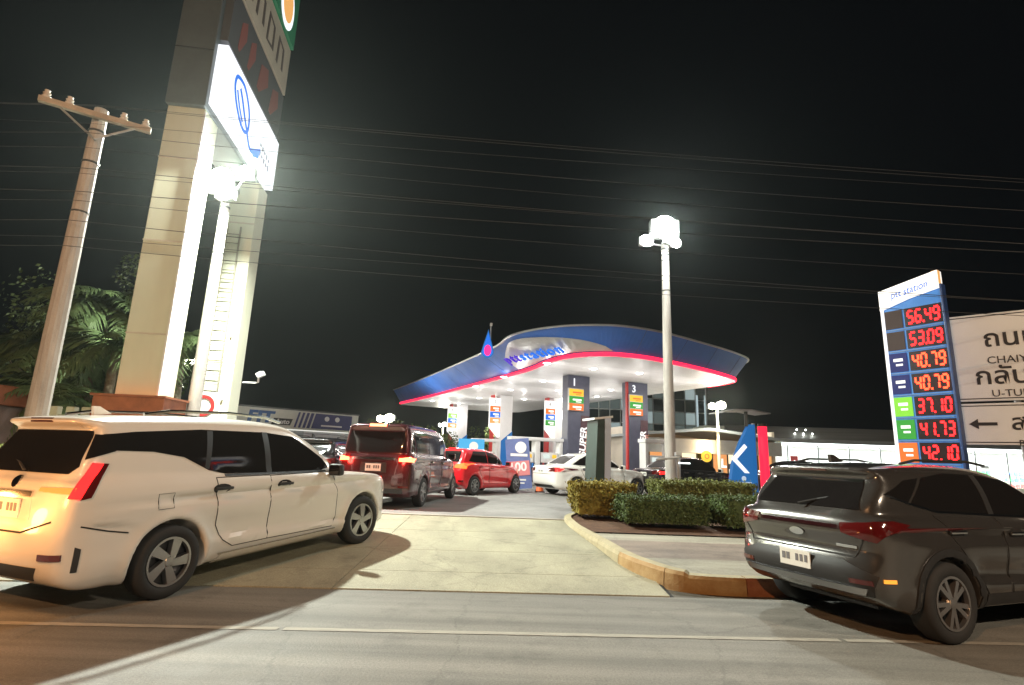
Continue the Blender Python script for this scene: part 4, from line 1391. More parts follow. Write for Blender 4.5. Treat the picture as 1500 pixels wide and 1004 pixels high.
dispenser('white framed fuel dispenser with orange tags right of the column numbered 3', 6.35, 24.0, WHITECLAD)
dispenser('white framed fuel dispenser left of the white saloon', 1.9, 26.6, WHITECLAD)
dispenser('white framed fuel dispenser behind the red hatchback roof', -1.3, 30.5, WHITECLAD)
dispenser('white framed fuel dispenser behind the blue and pink promotion banner', .70, 26.0, WHITECLAD)

# promo banner "100"
t = thing('promotion_banner', 'blue and pink standing banner reading 100 left of the white saloon', 'banner', (0.42, 21.6, 0.30), 0.12)
bn = MB().box((0, 0, 1.0), (.92, .03, 1.9), Matrix.Rotation(R_(-6), 3, 'Y')).build('banner_sheet', mat('banner blue print', (.12, .16, .36), .5, var=.2), t)
MB().box((-.02, -.022, .82), (.90, .012, .55), Matrix.Rotation(R_(-6), 3, 'Y')).build('pink_band', mat('banner pink print', (.62, .22, .24), .5), bn)
text('banner_figure', '100', .46, WHITEV, bn, (-.03, -.032, .86), (1, 0, .1), extrude=.003, bold=.012)
MB().lathe([(.001, 0), (.22, .0), (.22, .01), (.001, .012)], 'y', 24, (.06, -.03, 1.62)).build('round_mark', WHITEV, bn)
MB().box((0, -.024, 1.33), (.66, .008, .10)).box((0, -.024, .40), (.6, .008, .06)).box((0, -.024, .28), (.5, .008, .05)).build('small_print', WHITEV, bn)
MB().box((0, .05, .02), (.6, .3, .04)).cyl((0, .06, 0), (0, .04, 1.5), .015, n=6).build('stand', STEEL, t)
# light blue board behind the red car
t = thing('blue_board', 'light blue lit board standing behind the red hatchback', 'sign', (-1.65, 24.8, 0.30), .1)
MB().box((0, 0, 1.75), (1.15, .14, .46), bev=.03).build('board', emi('sky blue lit board', (.08, .45, .8), .8), t)
MB().lathe([(.001, -.08), (.2, -.08), (.2, -.07)], 'y', 20, (.1, 0, 1.66)).build('white_mark', WHITEV, t)
MB().cyl((-.4, 0, 0), (-.4, 0, 1.55), .03, n=8).cyl((.4, 0, 0), (.4, 0, 1.55), .03, n=8).build('post', STEEL, t)
# traffic cone
t = thing('traffic_cone', 'orange traffic cone by the rear bumper of the white saloon', 'cone', (1.22, 21.0, .30))
MB().box((0, 0, .02), (.36, .36, .04), bev=.01).build('foot', RUBBER, t)
co = MB().lathe([(.15, .04), (.03, .72), (.02, .73), (.001, .73)], 'z', 18).build('cone_body', mat('cone orange', (.8, .14, .03), .5), t, True)
MB().lathe([(.113, .28), (.082, .46)], 'z', 18).build('white_band', WHITEV, co, True)

# ------------------------------------------------------------------ totem edge-on, lamp post, blue direction sign
t = thing('totem_sign', 'dark green and white narrow totem sign seen edge-on behind the yellow hedge', 'sign', (2.42, 14.2, .30), R_(20))
MB().prism([(-.26, 0), (.02, 0), (.04, 2.28), (-.16, 2.22)], (0, 0, 0), 'xz', -.02, .55).build('dark_face', GREENDARK, t)
MB().prism([(.025, 0), (.20, 0), (.22, 2.30), (.045, 2.28)], (0, 0, 0), 'xz', -.03, .56).build('white_edge', mat('white blue edge', (.55, .62, .78), .4), t)
MB().prism([(-.28, 2.225), (.26, 2.305), (.26, 2.36), (-.28, 2.28)], (0, 0, 0), 'xz', -.06, .6).build('cap', WHITECLAD, t)
MB().box((0, .26, .04), (.7, .8, .08)).build('plinth', CONCRETE, t)

t = thing('bollard_lamp', 'low grey lamp post with flat lit head beside the tall white pole', 'lamp', (4.55, 14.9, .30))
MB().cyl((0, 0, 0), (0, 0, 1.42), .055, n=12).build('post', STEEL, t, True)
MB().box((0, 0, 1.45), (.16, .16, .10), bev=.02).build('collar', STEEL, t)
hd = MB().box((-.28, -.02, 1.33), (.62, .20, .06), Matrix.Rotation(R_(-8), 3, 'Y'), bev=.02).build('lamp_head', STEEL, t)
MB().box((.12, -.13, 1.22), (.30, .02, .03)).build('lit_edge', STRIPLIT, hd)

t = thing('direction_sign', 'blue sail shaped direction sign with white arrow and thin flat roof', 'sign', (6.55, 15.6, .30), R_(12))
fc_ = MB().prism([(-.35, .10), (.42, .10), (.42, 2.36), (.25, 2.36), (-.05, 1.85), (-.32, 1.25), (-.42, .7)], (0, 0, 0), 'xz', -.07, .07).build('blue_face', BLUELIT, t)
MB().prism([(-.42, 1.42), (-.32, 1.34), (.20, 1.86), (.20, 2.0)] and [(-.38, 1.385), (-.30, 1.30), (.12, 1.72), (.04, 1.80)], (0, 0, 0), 'xz', -.10, -.072).prism([(-.38, 1.385), (-.30, 1.47), (.16, 1.01), (.02, 1.01)], (0, 0, 0), 'xz', -.095, -.0725).build('arrow', WHITELIT, t)
MB().box((-.02, -.078, .62), (.46, .012, .30)).lathe([(.001, -.085), (.07, -.085), (.07, -.075)], 'y', 12, (-.02, 0, .86)).build('white_lettering', mat('pale blue print', (.55, .7, .9), .5, emit=(.5, .7, .95), estr=.4), t)
MB().box((.42, .0, 1.1), (.06, .10, 2.6)).build('post', STEEL, t)
MB().prism([(-.75, 2.62), (-.35, 2.70), (.15, 2.72), (.75, 2.66), (.75, 2.69), (.15, 2.76), (-.35, 2.74), (-.75, 2.65)], (0, 0, 0), 'xz', -.35, .35).build('flat_roof', STEEL, t)
MB().cyl((.2, 0, 2.3), (.2, 0, 2.72), .05, n=8).build('roof_stem', DARKSTEEL, t)
t = thing('red_light_post', 'glowing red light tube post right of the blue direction sign', 'lamp', (7.22, 15.7, .30), 0)
MB().cyl((0, 0, .35), (0, 0, 2.32), .125, n=16).build('red_tube', emi('red tube light', (1, .02, .06), 1.2), t, True)
MB().cyl((0, 0, 0), (0, 0, .35), .12, n=16).cyl((0, 0, 2.32), (0, 0, 2.40), .12, n=16).build('end_cap', DARKSTEEL, t, True)


# ------------------------------------------------------------------ LAMP POLES
def flood_pole(label, x, y, h, r0, r1, heads, power, lens, lcol, group=None, arms=True, lamp_r=0.22):
    t = thing('floodlight_pole', label, 'lamp post', (x, y, 0.28), 0, group)
    MB().lathe([(r0, 0), (r0 * .98, h * .3), (r1, h), (.001, h)], 'z', 20).build('pole', POLEC if h > 6 else CREAM, t, True)
    if h > 6:
        for z in (h - .25, h - .45, h - .62, h - 1.6):
            MB().lathe([(r1 * 1.03, z), (r1 * 1.14, z + .01), (r1 * 1.14, z + .05), (r1 * 1.03, z + .06)], 'z', 20).build('steel_band', DARKSTEEL, t, True)
    for hx, hy, hz, big in heads:
        w = .22 * big
        hd = MB().box((hx, hy, h + hz), (w * 2, w * .8, w * 1.3), bev=w * .15).build('lamp_head', STEEL, t)
        MB().lathe([(.001, -w * .75), (w * .5, -w * .66), (w * .85, -w * .38), (w * .86, -w * .36)], 'y', 20, (hx, hy, h + hz)).build('lens', lens, hd, True)
        if arms:
            MB().cyl((0, 0, h - .1), (hx, hy + .02, h + hz - .05), .03, n=6).build('arm', STEEL, t)
    return t


flood_pole('tall concrete floodlight pole rising in front of the canopy', 4.66, 16.0, 7.95, .155, .11,
           [(-.08, -.20, .36, 2.0), (.10, -.28, .02, 1.1), (-.62, -.1, -.02, 1.0), (.30, -.1, -.06, .8)], 0, FLOOD, (1, 1, 1))
for (dx, dy, dz, pw) in ((-.1, -.75, .2, 1000),):
    point_light('floodlight_lamp', (4.66 + dx, 16 + dy, 8.25 + dz), pw, (0.95, 1.0, 0.93), 0.16)
flood_pole('tall concrete floodlight pole between the two sign tower columns', -8.15, 14.2, 8.0, .16, .12,
           [(-.05, -.2, .42, 2.0), (.15, -.3, .05, 1.2), (.80, -.6, .50, 1.1)], 0, FLOOD, (1, 1, 1))
point_light('floodlight_lamp', (-7.25, 13.2, 8.8), 10500, (0.95, 1.0, 0.88), 0.16, spot=166, target=(-7.25, 13.21, 0), blend=0.25)
bg_l = [(-14.2, 24.5, 4.9, 1.2, 'twin lamp post behind the floodlight pole', 900, LAMPY),
        (-13.3, 25.5, 3.9, 1.0, 'short lamp post behind the ladder column', 500, FLOOD2),
        (-8.0, 36.0, 3.4, 1.4, 'lamp post shining just above the dark van roof', 900, LAMPY),
        (12.7, 33.5, 4.7, 1.3, 'pale lamp post in front of the dark glass building', 1500, LAMPY),
        (-1.2, 58.0, 4.2, 1.5, 'far lamp post seen under the canopy between white columns', 900, LAMPY),
        (-6.2, 52.0, 4.0, 1.0, 'thin far lamp post left of the farthest column', 500, FLOOD2)]
for (x, y, h, s, lb, pw, ln) in bg_l:
    flood_pole(lb, x, y, h, .10, .075, [(-.28 * s, -.1, .05, s * .8), (.16 * s, -.1, .12, s)], 0, ln, (1, 1, 1))
    point_light('lamp_light', (x, y - .6, h + .4), pw, (1, .96, .8), .15)

# assumed, unseen street lights over the road behind the camera, added for warm light
for (x, y, pw, lb) in ((-5.5, -7.5, 3000, 'assumed orange street lamp, out of view across the road left of the viewpoint'), (10.5, -6.0, 3600, 'assumed orange street lamp, out of view across the road right of the viewpoint')):
    lcol = (1.0, .50, .22) if x < 0 else (1.0, .82, .62)  # assumed light colours: orange for the car sides, paler for the road sign
    t = thing('assumed_street_lamp', lb, 'assumed street lamp', (x, y, 0))
    MB().lathe([(.13, 0), (.11, 3), (.08, 8)], 'z', 12).build('pole', POLEC, t, True)
    MB().tube([(0, 0, 7.9), (0, .4, 8.25), (0, 1.6, 8.4)], .04, 6).build('arm', STEEL, t)
    hd = MB().box((0, 1.9, 8.38), (.24, .7, .12), bev=.03).build('lamp_head', STEEL, t)
    MB().box((0, 1.95, 8.315), (.18, .5, .02)).build('lens', emi('assumed lamp lens', (1, .5, .15), 20), hd)
    point_light('assumed_street_lamp_light', (x, y + 1.95, 8.2), pw, lcol, .12)

# ------------------------------------------------------------------ POWER POLE and cables
t = thing('power_pole', 'leaning-looking concrete power pole with cross arm on the left', 'utility pole', (-6.84, 8.0, 0.1))
MB().lathe([(.15, 0), (.13, 3), (.10, 6.72), (.001, 6.72)], 'z', 12).build('pole', POLEC, t)
t.rotation_euler = (0, 0, R_(33))
arm = MB().box((-.02, -.18, 6.52), (1.45, .08, .09)).build('cross_arm', mat('weathered arm concrete', (.36, .31, .25), .8, var=.3), t)
for x in (-.66, -.38, .32, .62):
    MB().lathe([(.0, .0), (.05, 0), (.06, .03), (.035, .05), (.055, .08), (.03, .10), (.04, .13), (.001, .14)], 'z', 10, (x, -.18, 6.56)).build('insulator', INSUL, arm, True)
MB().tube([(-.5, -.18, 6.49), (0, -.17, 6.12)], .018, 5).tube([(.5, -.18, 6.49), (0, -.17, 6.12)], .018, 5).build('arm_brace', STEEL, t)
for z in (6.3, 5.75, 4.9):
    MB().lathe([(.11, z), (.122, z + .005), (.122, z + .03), (.11, z + .035)], 'z', 10).build('steel_band', DARKSTEEL, t)
zc = [(6.82, 7.86, .012), (6.82, 7.84, .012), (6.5, 7.78, .010), (6.28, 7.78, .014), (6.05, 7.78, .011), (5.72, 7.78, .016), (5.58, 7.78, .011), (5.30, 7.78, .018), (5.17, 7.78, .012), (4.80, 7.78, .016), (4.55, 7.78, .012), (4.42, 7.78, .014)]
rnd = random.Random(4)
for k, (z, y, r) in enumerate(zc):
    pts = []
    sag = rnd.uniform(.25, .6)
    z1 = z + rnd.uniform(-.25, .25)
    xs0, xs1 = -6.84, 29.0
    for i in range(29):
        f = i / 28
        pts.append((xs0 + (xs1 - xs0) * f, y + (k % 3) * .05 + f * 1.3, z + (z1 - z) * f - sag * 4 * f * (1 - f)))
    pre = []
    for i in range(10):
        f = i / 9
        pre.append((-40 + (xs0 + 40) * f, y - 1.2 * (1 - f), z - sag * 4 * f * (1 - f)))
    o = MB().tube(pre[:-1] + pts, r * .34, 4).build('overhead_cable', CABLE)
    ordn = ('topmost', 'second', 'third', 'fourth', 'fifth', 'sixth', 'seventh', 'eighth', 'ninth', 'tenth', 'eleventh', 'lowest')[k]
    tag(o, 'thin black overhead cable, the %s where they pass the power pole' % (ordn if ordn in ('topmost', 'lowest') else ordn + ' from the top'), 'cable', 'overhead cables from the power pole')

# ------------------------------------------------------------------ SIGN TOWER on the left
tw = thing('sign_tower', 'tall two legged sign tower with lit white board and dark unlit boards above', 'sign tower', (-8.87, 13.0, 0.25), R_(7.3))
# local frame: x across, y along the tower (away)


def col_leg(y0, y1, x0, x1, h, name):
    o = MB().box(((x0 + x1) / 2, (y0 + y1) / 2, h / 2), (x1 - x0, y1 - y0, h), bev=.02).build(name, CREAM, tw)
    bnd = MB()
    for z in np.arange(1.6, h, 1.6):
        pass
    for z in (3.9, 6.3, 8.6):
        bnd.box(((x0 + x1) / 2, y0 - .004, z), ((x1 - x0) + .006, .03, .035))
    bnd.build('panel_joint', BEIGE, o)
    return o


cl = col_leg(0, .85, -.48, .46, 10.1, 'leg')
MB().box((.475, -.012, 5.0), (.05, .05, 10.0), bev=.01).build('corner_strip', WHITECLAD, cl)
cl2 = col_leg(4.05, 4.9, -.42, .64, 10.1, 'leg')
# ladder on the far leg
lad = MB()
for x in (-.12, .30):
    lad.box((x, 3.90, 4.6), (.045, .05, 7.6))
for z in np.arange(1.0, 8.3, .31):
    lad.cyl((-.12, 3.90, float(z)), (.30, 3.90, float(z)), .017, n=6)
lad.build('ladder', mat('ladder steel', (.30, .28, .22), .5, metal=.4), tw)
for z in (1.6, 3.5, 5.5):
    MB().box((.44, 3.99, z), (.05, .09, 1.6)).build('conduit', WHITECLAD, cl2)
MB().box((-.02, .35, 2.0), (1.55, 1.2, .70), bev=.03).box((-.02, .35, 2.36), (1.63, 1.3, .05)).build('terracotta_hoarding', RUST, tw)
MB().box((-.02, .4, .82), (1.4, 1.0, 1.64)).build('plinth', CONCRETE, tw)
# big box carrying the boards
MB().box((.0, 2.45, 15.2), (1.0, 5.2, 10.2), bev=.02).build('board_box', mat('dark grey box cladding', (.10, .115, .125), .5, var=.12), tw)
for z in (11.8, 13.5, 15.2, 16.9):
    MB().box((.0, -.152, z), (.98, .012, .03)).build('box_joint', SEAM, tw)
lb = MB().box((.64, 2.47, 11.20), (.28, 4.93, 1.85), bev=.01).build('light_box', WHITELIT, tw)
# looping blue logo strokes on the lit face (x = .78 plane, y along, z up)


def ribbon(pts, w, name, m, parent, x=.784, th=.012, closed=False):
    P = [Vector(p) for p in pts]
    b = MB()
    rows = []
    n = len(P)
    for i, p in enumerate(P):
        t_ = (P[(i + 1) % n if closed else min(i + 1, n - 1)] - P[i - 1 if (closed or i) else 0]).normalized()
        q = Vector((-t_.y, t_.x)) * w / 2
        rows.append([b.b.verts.new((x + dx, (p + s * q).x, (p + s * q).y)) for dx in (0, th) for s in (-1, 1)])
    for i in range(n if closed else n - 1):
        a, c_ = rows[i], rows[(i + 1) % n]
        for k0, k1 in ((0, 1), (1, 3), (3, 2), (2, 0)):
            b.b.faces.new((a[k0], a[k1], c_[k1], c_[k0]))
    return b.build(name, m, parent)


def ell(cy, cz, ry, rz_, rot, n=28):
    return [(cy + math.cos(a) * ry * math.cos(rot) - math.sin(a) * rz_ * math.sin(rot), cz + math.cos(a) * ry * math.sin(rot) + math.sin(a) * rz_ * math.cos(rot)) for a in np.linspace(0, 2 * math.pi, n, endpoint=False)]


def bd(y, z):  # board coordinates 0..1 along, 0..1 up -> local
    return (0.06 + y * 4.85, 10.30 + z * 1.80)


logo = [bd(*p) for p in [(.20, .86), (.15, .80), (.14, .62), (.19, .40), (.28, .22), (.36, .18), (.41, .30), (.40, .55), (.34, .75), (.27, .86), (.20, .86)]]
ribbon(cr(logo, 4), .11, 'logo_stroke', BLUEINK, lb)
ribbon(cr([bd(*p) for p in [(.22, .72), (.27, .60), (.33, .42), (.40, .24), (.46, .08), (.52, .06), (.56, .14)]], 4), .11, 'logo_stroke', BLUEINK, lb)
ribbon(cr([bd(*p) for p in [(.18, .62), (.24, .42), (.31, .27)]], 4), .08, 'logo_stroke', BLUEINK, lb)
MB().prism([bd(.50, .10), bd(.66, .34), bd(.64, .12), bd(.55, .02)], (0, 0, 0), 'yz', .782, .796).build('logo_wedge', BLUEINK, lb)
for i in range(5):
    for j in range(2):
        y_, z_ = bd(.66 + i * .045, .42 - j * .16 - i * .012)
        MB().box((.786, y_, z_), (.008, .13, .17 if (i + j) % 2 else .11)).build('small_mark', mat('grey sign print', (.1, .1, .14), .5, emit=(.25, .27, .33), estr=.4), lb)
# unlit boards above; the green one has a glow put into its materials
ub = MB().box((.62, 2.47, 13.15), (.22, 4.9, 1.75), bev=.01).build('unlit_board', mat('unlit charcoal board', (.10, .10, .11), .4), tw)
for k, (y_, w) in enumerate(((.9, .5), (1.7, .5), (2.8, .9), (4.0, .8))):
    MB().prism([(y_ - w / 2, 12.6), (y_ - w / 4, 12.55), (y_ + w / 2, 13.2), (y_ + w / 3, 13.75), (y_ - w / 3, 13.5)], (0, 0, 0), 'yz', .732, .75).build('red_figure', mat('unlit red acrylic', (.30, .09, .08), .4), ub)
u2_ = MB().box((.64, 2.47, 15.05), (.24, 4.9, 1.9), bev=.01).build('beige_board', BEIGE, tw)
for k, y_ in enumerate((.7, 1.75, 2.8, 3.9)):
    ribbon([(y_ - .3, 14.5), (y_ - .25, 15.5), (y_ + .25, 15.4), (y_ + .3, 14.6)], .17, 'brown_figure', mat('brown acrylic', (.12, .09, .08), .4), u2_, x=.764, closed=(k % 2 == 0))
u3 = MB().box((.70, 2.47, 17.35), (.3, 4.9, 2.6), bev=.01).build('green_board', mat('green sign board', (.02, .16, .08), .4, emit=(.01, .12, .05), estr=.25), tw)
MB().prism(ell(3.7, 17.0, .75, .95, 0), (0, 0, 0), 'yz', .852, .865).build('white_ring', WHITELIT, u3)
MB().prism(ell(3.7, 17.05, .55, .75, 0), (0, 0, 0), 'yz', .866, .88).build('round_patch', TANLIT, u3)

t = thing('security_camera', 'white security camera on a bracket on the ladder column', 'camera', (-8.28, 17.2, 3.55))
MB().box((.05, 0, 0), (.45, .04, .04)).cyl((.30, 0, 0), (.30, 0, .18), .03, n=8).build('bracket', WHITECLAD, t)
MB().box((.38, -.06, .26), (.18, .34, .16), Matrix.Rotation(R_(-30), 3, 'Y') @ Matrix.Rotation(R_(12), 3, 'X'), bev=.03).build('camera_body', WHITECLAD, t)

t = thing('round_road_sign', 'white board with red ring sign between the tower legs', 'sign', (-8.3, 14.9, .25), R_(8))
MB().cyl((0, .03, 0), (0, .03, 2.5), .03, n=8).build('post', STEEL, t)
bd_ = MB().box((0, 0, 2.35), (.75, .03, .75), bev=.01).build('board', SIGNWHITE, t)
MB().lathe([(.20, -.02), (.20, -.03), (.29, -.03), (.29, -.02)], 'y', 28, (0, 0, 2.35)).build('red_ring', mat('red sign print', (.5, .03, .03), .5), bd_)

t = thing('white_railing', 'short white concrete railing left of the terracotta hoarding', 'railing', (-10.6, 13.4, .25))
b = MB()
for x in (-.42, -.02, .35):
    b.box((x, 0, 1.05), (.20, .16, 2.1), bev=.02)
b.build('railing_post', CREAM, t)
for z in (1.85, 1.5):
    MB().box((-.03, 0, z), (.72, .09, .10)).build('rail', CREAM, t)

t = thing('kiosk', 'brown kiosk with orange roof band at the left edge', 'kiosk', (-13.9, 14.2, .25))
MB().box((0, 0, 1.05), (2.2, 2.0, 2.1), bev=.02).build('wall', mat('brown render', (.22, .16, .15), .7, var=.2), t)
MB().box((0, 0, 2.35), (2.5, 2.3, .5), bev=.04).build('roof_band', RUST, t)
MB().box((.5, -1.01, 1.2), (.8, .04, .9)).build('window', GLASS, t)
MB().box((-.5, -1.01, .95), (.75, .04, 1.8)).build('door', DARKSTEEL, t)


# ------------------------------------------------------------------ TREES (palms and far bushes)
def frond_mesh(L, droop, seed):
    rnd = random.Random(seed)
    bm = bmesh.new()
    pts = []
    N = 12
    for i in range(N + 1):
        f = i / N
        pts.append(Vector((L * f * (1 - .18 * f), 0, L * (.42 * f - droop * f * f))))
    for i in range(1, N + 1):
        f = i / N
        t_ = (pts[i] - pts[i - 1]).normalized()
        for sd in (-1, 1):
            for j in range(2):
                base_ = pts[i - 1].lerp(pts[i], j * .5)
                l = L * .34 * (math.sin(math.pi * min(1, f * .86 + .12)) ** .7) * rnd.uniform(.8, 1.1)
                tip = base_ + t_ * l * .5 + Vector((0, sd * l * .75, -l * rnd.uniform(.25, .6)))
                mid = base_.lerp(tip, .5) + Vector((0, 0, .04 * L))
                w = t_ * .028 * L
                v = [bm.verts.new(p) for p in (base_ - w * .6, mid - w, tip, mid + w, base_ + w * .6)]
                bm.faces.new(v)
    r = .016 * L
    prev = None
    for i, p in enumerate(pts):
        k = r * (1 - .8 * i / N)
        ring = [bm.verts.new(p + Vector((0, math.cos(a) * k, math.sin(a) * k))) for a in (0, 2.1, 4.2)]
        if prev:
            for q in range(3):
                bm.faces.new((prev[q], prev[(q + 1) % 3], ring[(q + 1) % 3], ring[q]))
        prev = ring
    me = bpy.data.meshes.new('frond')
    bm.to_mesh(me); bm.free()
    return me


FM = leaf_mat('palm leaf', (0.07, 0.12, 0.04), (0.15, 0.21, 0.09))
TRUNK = mat('palm trunk bark', (0.20, 0.17, 0.12), .9, var=.35, vscale=8, bump=.6, bscale=20)
fr_me = [frond_mesh(1.0, .75, 1), frond_mesh(1.0, 1.0, 2), frond_mesh(1.0, 1.25, 3)]
for m_ in fr_me: m_.materials.append(FM)


def palm(label, x, y, h, L, nf, seed, group='palms behind the power pole', z0=.0):
    rnd = random.Random(seed)
    t = thing('palm_tree', label, 'palm', (x, y, z0), rnd.uniform(0, 6), group)
    bend = rnd.uniform(-.3, .3)
    pts = [(bend * (f ** 2), 0, h * f) for f in np.linspace(0, 1, 12)]
    MB().tube(pts, [.17 - .06 * f + (.02 if i % 2 else 0) for i, f in enumerate(np.linspace(0, 1, 12))], 10).build('trunk', TRUNK, t, True)
    for k in range(nf):
        el = rnd.uniform(-.55, .75)
        o = link('frond', fr_me[k % 3], None, t)
        o.location = pts[-1]
        o.rotation_euler = (rnd.uniform(-.3, .3), -el, k * 2.399 + rnd.uniform(-.2, .2))
        o.scale = (L * rnd.uniform(.8, 1.15),) * 3
    return t


palm('tallest palm, its crown showing right of the power pole', -13.6, 17.5, 5.9, 2.3, 26, 1)
palm('bushy palm left of the power pole, mostly in shade', -16.0, 18.5, 4.7, 2.3, 22, 2)
palm('shorter palm with lit pale trunk just left of the sign tower', -11.9, 16.2, 4.3, 1.9, 24, 3)
palm('low palm close behind the white railing', -12.6, 15.4, 2.6, 1.8, 22, 4)
palm('low palm behind the kiosk roof', -15.0, 16.6, 3.0, 1.9, 20, 5)
palm('slim palm tucked behind the nearer tower leg', -11.3, 18.6, 5.0, 1.8, 20, 6)


def leafy_tree(label, x, y, h, r, seed, m, n=2200, cat='tree', z0=.3):
    rnd = random.Random(seed)
    t = thing('leafy_tree', label, cat, (x, y, z0))
    b = MB().tube([(0, 0, 0), (.05, 0, h * .4), (0, .05, h * .75)], [.12, .09, .05], 8)
    for k in range(5):
        a = k * 1.3
        b.tube([(0, 0, h * (.4 + .05 * k)), (math.cos(a) * r * .35, math.sin(a) * r * .35, h * .65), (math.cos(a) * r * .6, math.sin(a) * r * .6, h * .8)], [.05, .03, .012], 5)
    b.build('trunk', TRUNK, t, True)
    bm = bmesh.new()
    cl_ = [(Vector((rnd.gauss(0, r * .45), rnd.gauss(0, r * .45), h * .78 + rnd.gauss(0, r * .35))), rnd.uniform(.3, .55) * r) for _ in range(14)]
    for _ in range(n):
        c_, rr = rnd.choice(cl_)
        d_ = Vector((rnd.gauss(0, 1), rnd.gauss(0, 1), rnd.gauss(0, 1))).normalized()
        p = c_ + d_ * rr * rnd.uniform(.6, 1.05)
        q = Vector((rnd.gauss(0, 1), rnd.gauss(0, 1), rnd.gauss(0, 1))).normalized()
        tt = q.orthogonal().normalized(); bb = q.cross(tt)
        L = .16 * rnd.uniform(.6, 1.3)
        bm.faces.new([bm.verts.new(p + tt * a * L + bb * c2_ * L) for a, c2_ in ((-.5, 0), (0, .3), (.5, 0), (0, -.3))])
    me = bpy.data.meshes.new('crown'); bm.to_mesh(me); bm.free()
    link('crown', me, m, t)
    return t


GT = leaf_mat('shade tree leaf', (0.06, 0.10, 0.035), (0.13, 0.18, 0.07))
for args in (('round leafy tree behind the palms, left of the power pole', -18.5, 21.5, 6.2, 2.6, 21), ('leafy tree filling the gap between power pole and sign tower', -14.9, 20.2, 6.0, 2.3, 22), ('low leafy tree under the palms beside the kiosk', -13.4, 18.6, 3.8, 1.8, 23)):
    leafy_tree(*args, GT, n=4200)
BL = leaf_mat('lit green leaf', (0.06, 0.10, 0.02), (0.14, 0.18, 0.045))
leafy_tree('small lit tree above the dark van roof', -6.6, 38.5, 2.9, 1.3, 11, BL)
leafy_tree('small lit tree right behind the lamp post by the van', -5.2, 41.0, 2.6, 1.2, 12, BL)
leafy_tree('shaded tree between tyre shop and dark van', -9.3, 42.0, 3.4, 1.5, 13, BL)
leafy_tree('far tree beside the lamp under the canopy', -2.2, 59.5, 3.6, 1.7, 14, BL)

# ------------------------------------------------------------------ TYRE SHOP (left background)
sh = thing('tyre_shop', 'long white workshop with big blue letters on its fascia, behind the cars', 'building', (-24.0, 45.0, .3), R_(43))
sh.location = (-23.5, 37.6, .3)
# local x along the facade (to the right, going away), y inward
MB().box((5, 3.2, 1.9), (18, 6, 3.8)).build('wall', GREYCLAD, sh)
MB().box((5, -.1, 3.58), (18.4, .5, 1.45), bev=.02).build('fascia', mat('white shop fascia', (.62, .64, .58), .5, var=.08), sh)
MB().box((5, 3, 4.36), (18.6, 6.8, .12)).build('roof', DARKSTEEL, sh)
for k in range(4):
    dr = MB().box((-1.6 + k * 4.4, .17, 1.45), (3.6, .06, 2.9)).build('roller_door', STEEL, sh)
    for z in np.arange(.2, 2.9, .3): MB().box((-1.6 + k * 4.4, .125, float(z)), (3.6, .03, .03)).build('slat', DARKSTEEL, dr)
text('letters', 'FIT', 1.15, INKBLUE, sh, (6.15, -.37, 3.62), (1, 0, 0), extrude=.03, shear=.1, bold=.05, sx=1.25)
MB().prism([(7.0, 3.12), (8.45, 3.12), (8.62, 3.62), (7.17, 3.62)], (0, 0, 0), 'xz', -.39, -.355).build('black_tag', INK, sh)
text('letters', 'Auto', .50, WHITEV, sh, (7.82, -.40, 3.37), (1, 0, 0), extrude=.01, shear=.15, bold=.012, sx=1.05)
for k in range(4):
    x = 8.75 + k * .34
    MB().prism([(x, 3.0), (x + .15 + .03 * k, 3.0), (x + .45 + .03 * k, 4.2), (x + .30, 4.2)], (0, 0, 0), 'xz', -.38, -.355).build('stripe', NAVY, sh)
MB().prism([(10.15, 3.0), (13.6, 3.0), (13.6, 4.2), (10.45, 4.2)], (0, 0, 0), 'xz', -.385, -.355).build('navy_panel', NAVY, sh)
for x in (11.4, 12.3):
    MB().lathe([(.001, -.41), (.20, -.41), (.20, -.386)], 'y', 20, (x, 0, 3.82)).build('round_icon', WHITEV, sh)
MB().box((11.85, -.395, 3.26), (1.8, .02, .12)).build('small_lettering', WHITEV, sh)
MB().box((5, .05, 2.82), (18, .25, .08)).build('soffit_strip', mat('shop lamp strip', (.7, .7, .65), .5, emit=(1, 1, .9), estr=.6), sh)

# ------------------------------------------------------------------ CAFE + dark glass building
cf = thing('cafe', 'low cafe with pale fascia and warm lit windows behind the lamp post', 'building', (9.0, 33.5, .3), R_(12))
MB().box((3.2, 4.4, 1.7), (9.6, .2, 3.4)).build('back_wall', BEIGE, cf)
MB().box((3.2, 2.2, .03), (9.6, 4.4, .06)).build('floor', M_FORE, cf)
for x in (-1.6, 8.0):
    MB().box((x, 2.2, 1.7), (.2, 4.4, 3.4)).build('wall', BEIGE, cf)
MB().box((3.2, -.25, 2.30), (10.0, .5, .85), bev=.03).build('fascia', mat('pale cafe fascia', (.50, .52, .50), .5, var=.08), cf)
MB().prism([(-2.1, 2.75), (3, 3.25), (8.6, 2.75), (8.6, 2.9), (3, 3.42), (-2.1, 2.9)], (0, 0, 0), 'xz', -.9, 4.8).build('roof', GREYCLAD, cf)
WARM = emi('warm cafe interior', (1.0, .42, .14), .7)
WARM2 = emi('warm white cafe interior', (1.0, .78, .5), 1.2)
for k in range(9):
    x = -1.1 + k * 1.05
    w = MB().box((x, .02, .95), (.98, .04, 1.85)).build('window', GLASS if k == 4 else (WARM if k % 3 else WARM2), cf)
    MB().box((x - .52, -.03, .95), (.06, .08, 1.9)).build('mullion', DARKSTEEL, w)
    rr = random.Random(k)
    b = MB()
    for j in range(4):
        b.box((x + rr.uniform(-.35, .35), -.012, rr.uniform(.3, 1.6)), (rr.uniform(.1, .3), .02, rr.uniform(.1, .4)))
    b.build('poster', [BROWNLIT, TANLIT, WHITELIT2][k % 3], w)
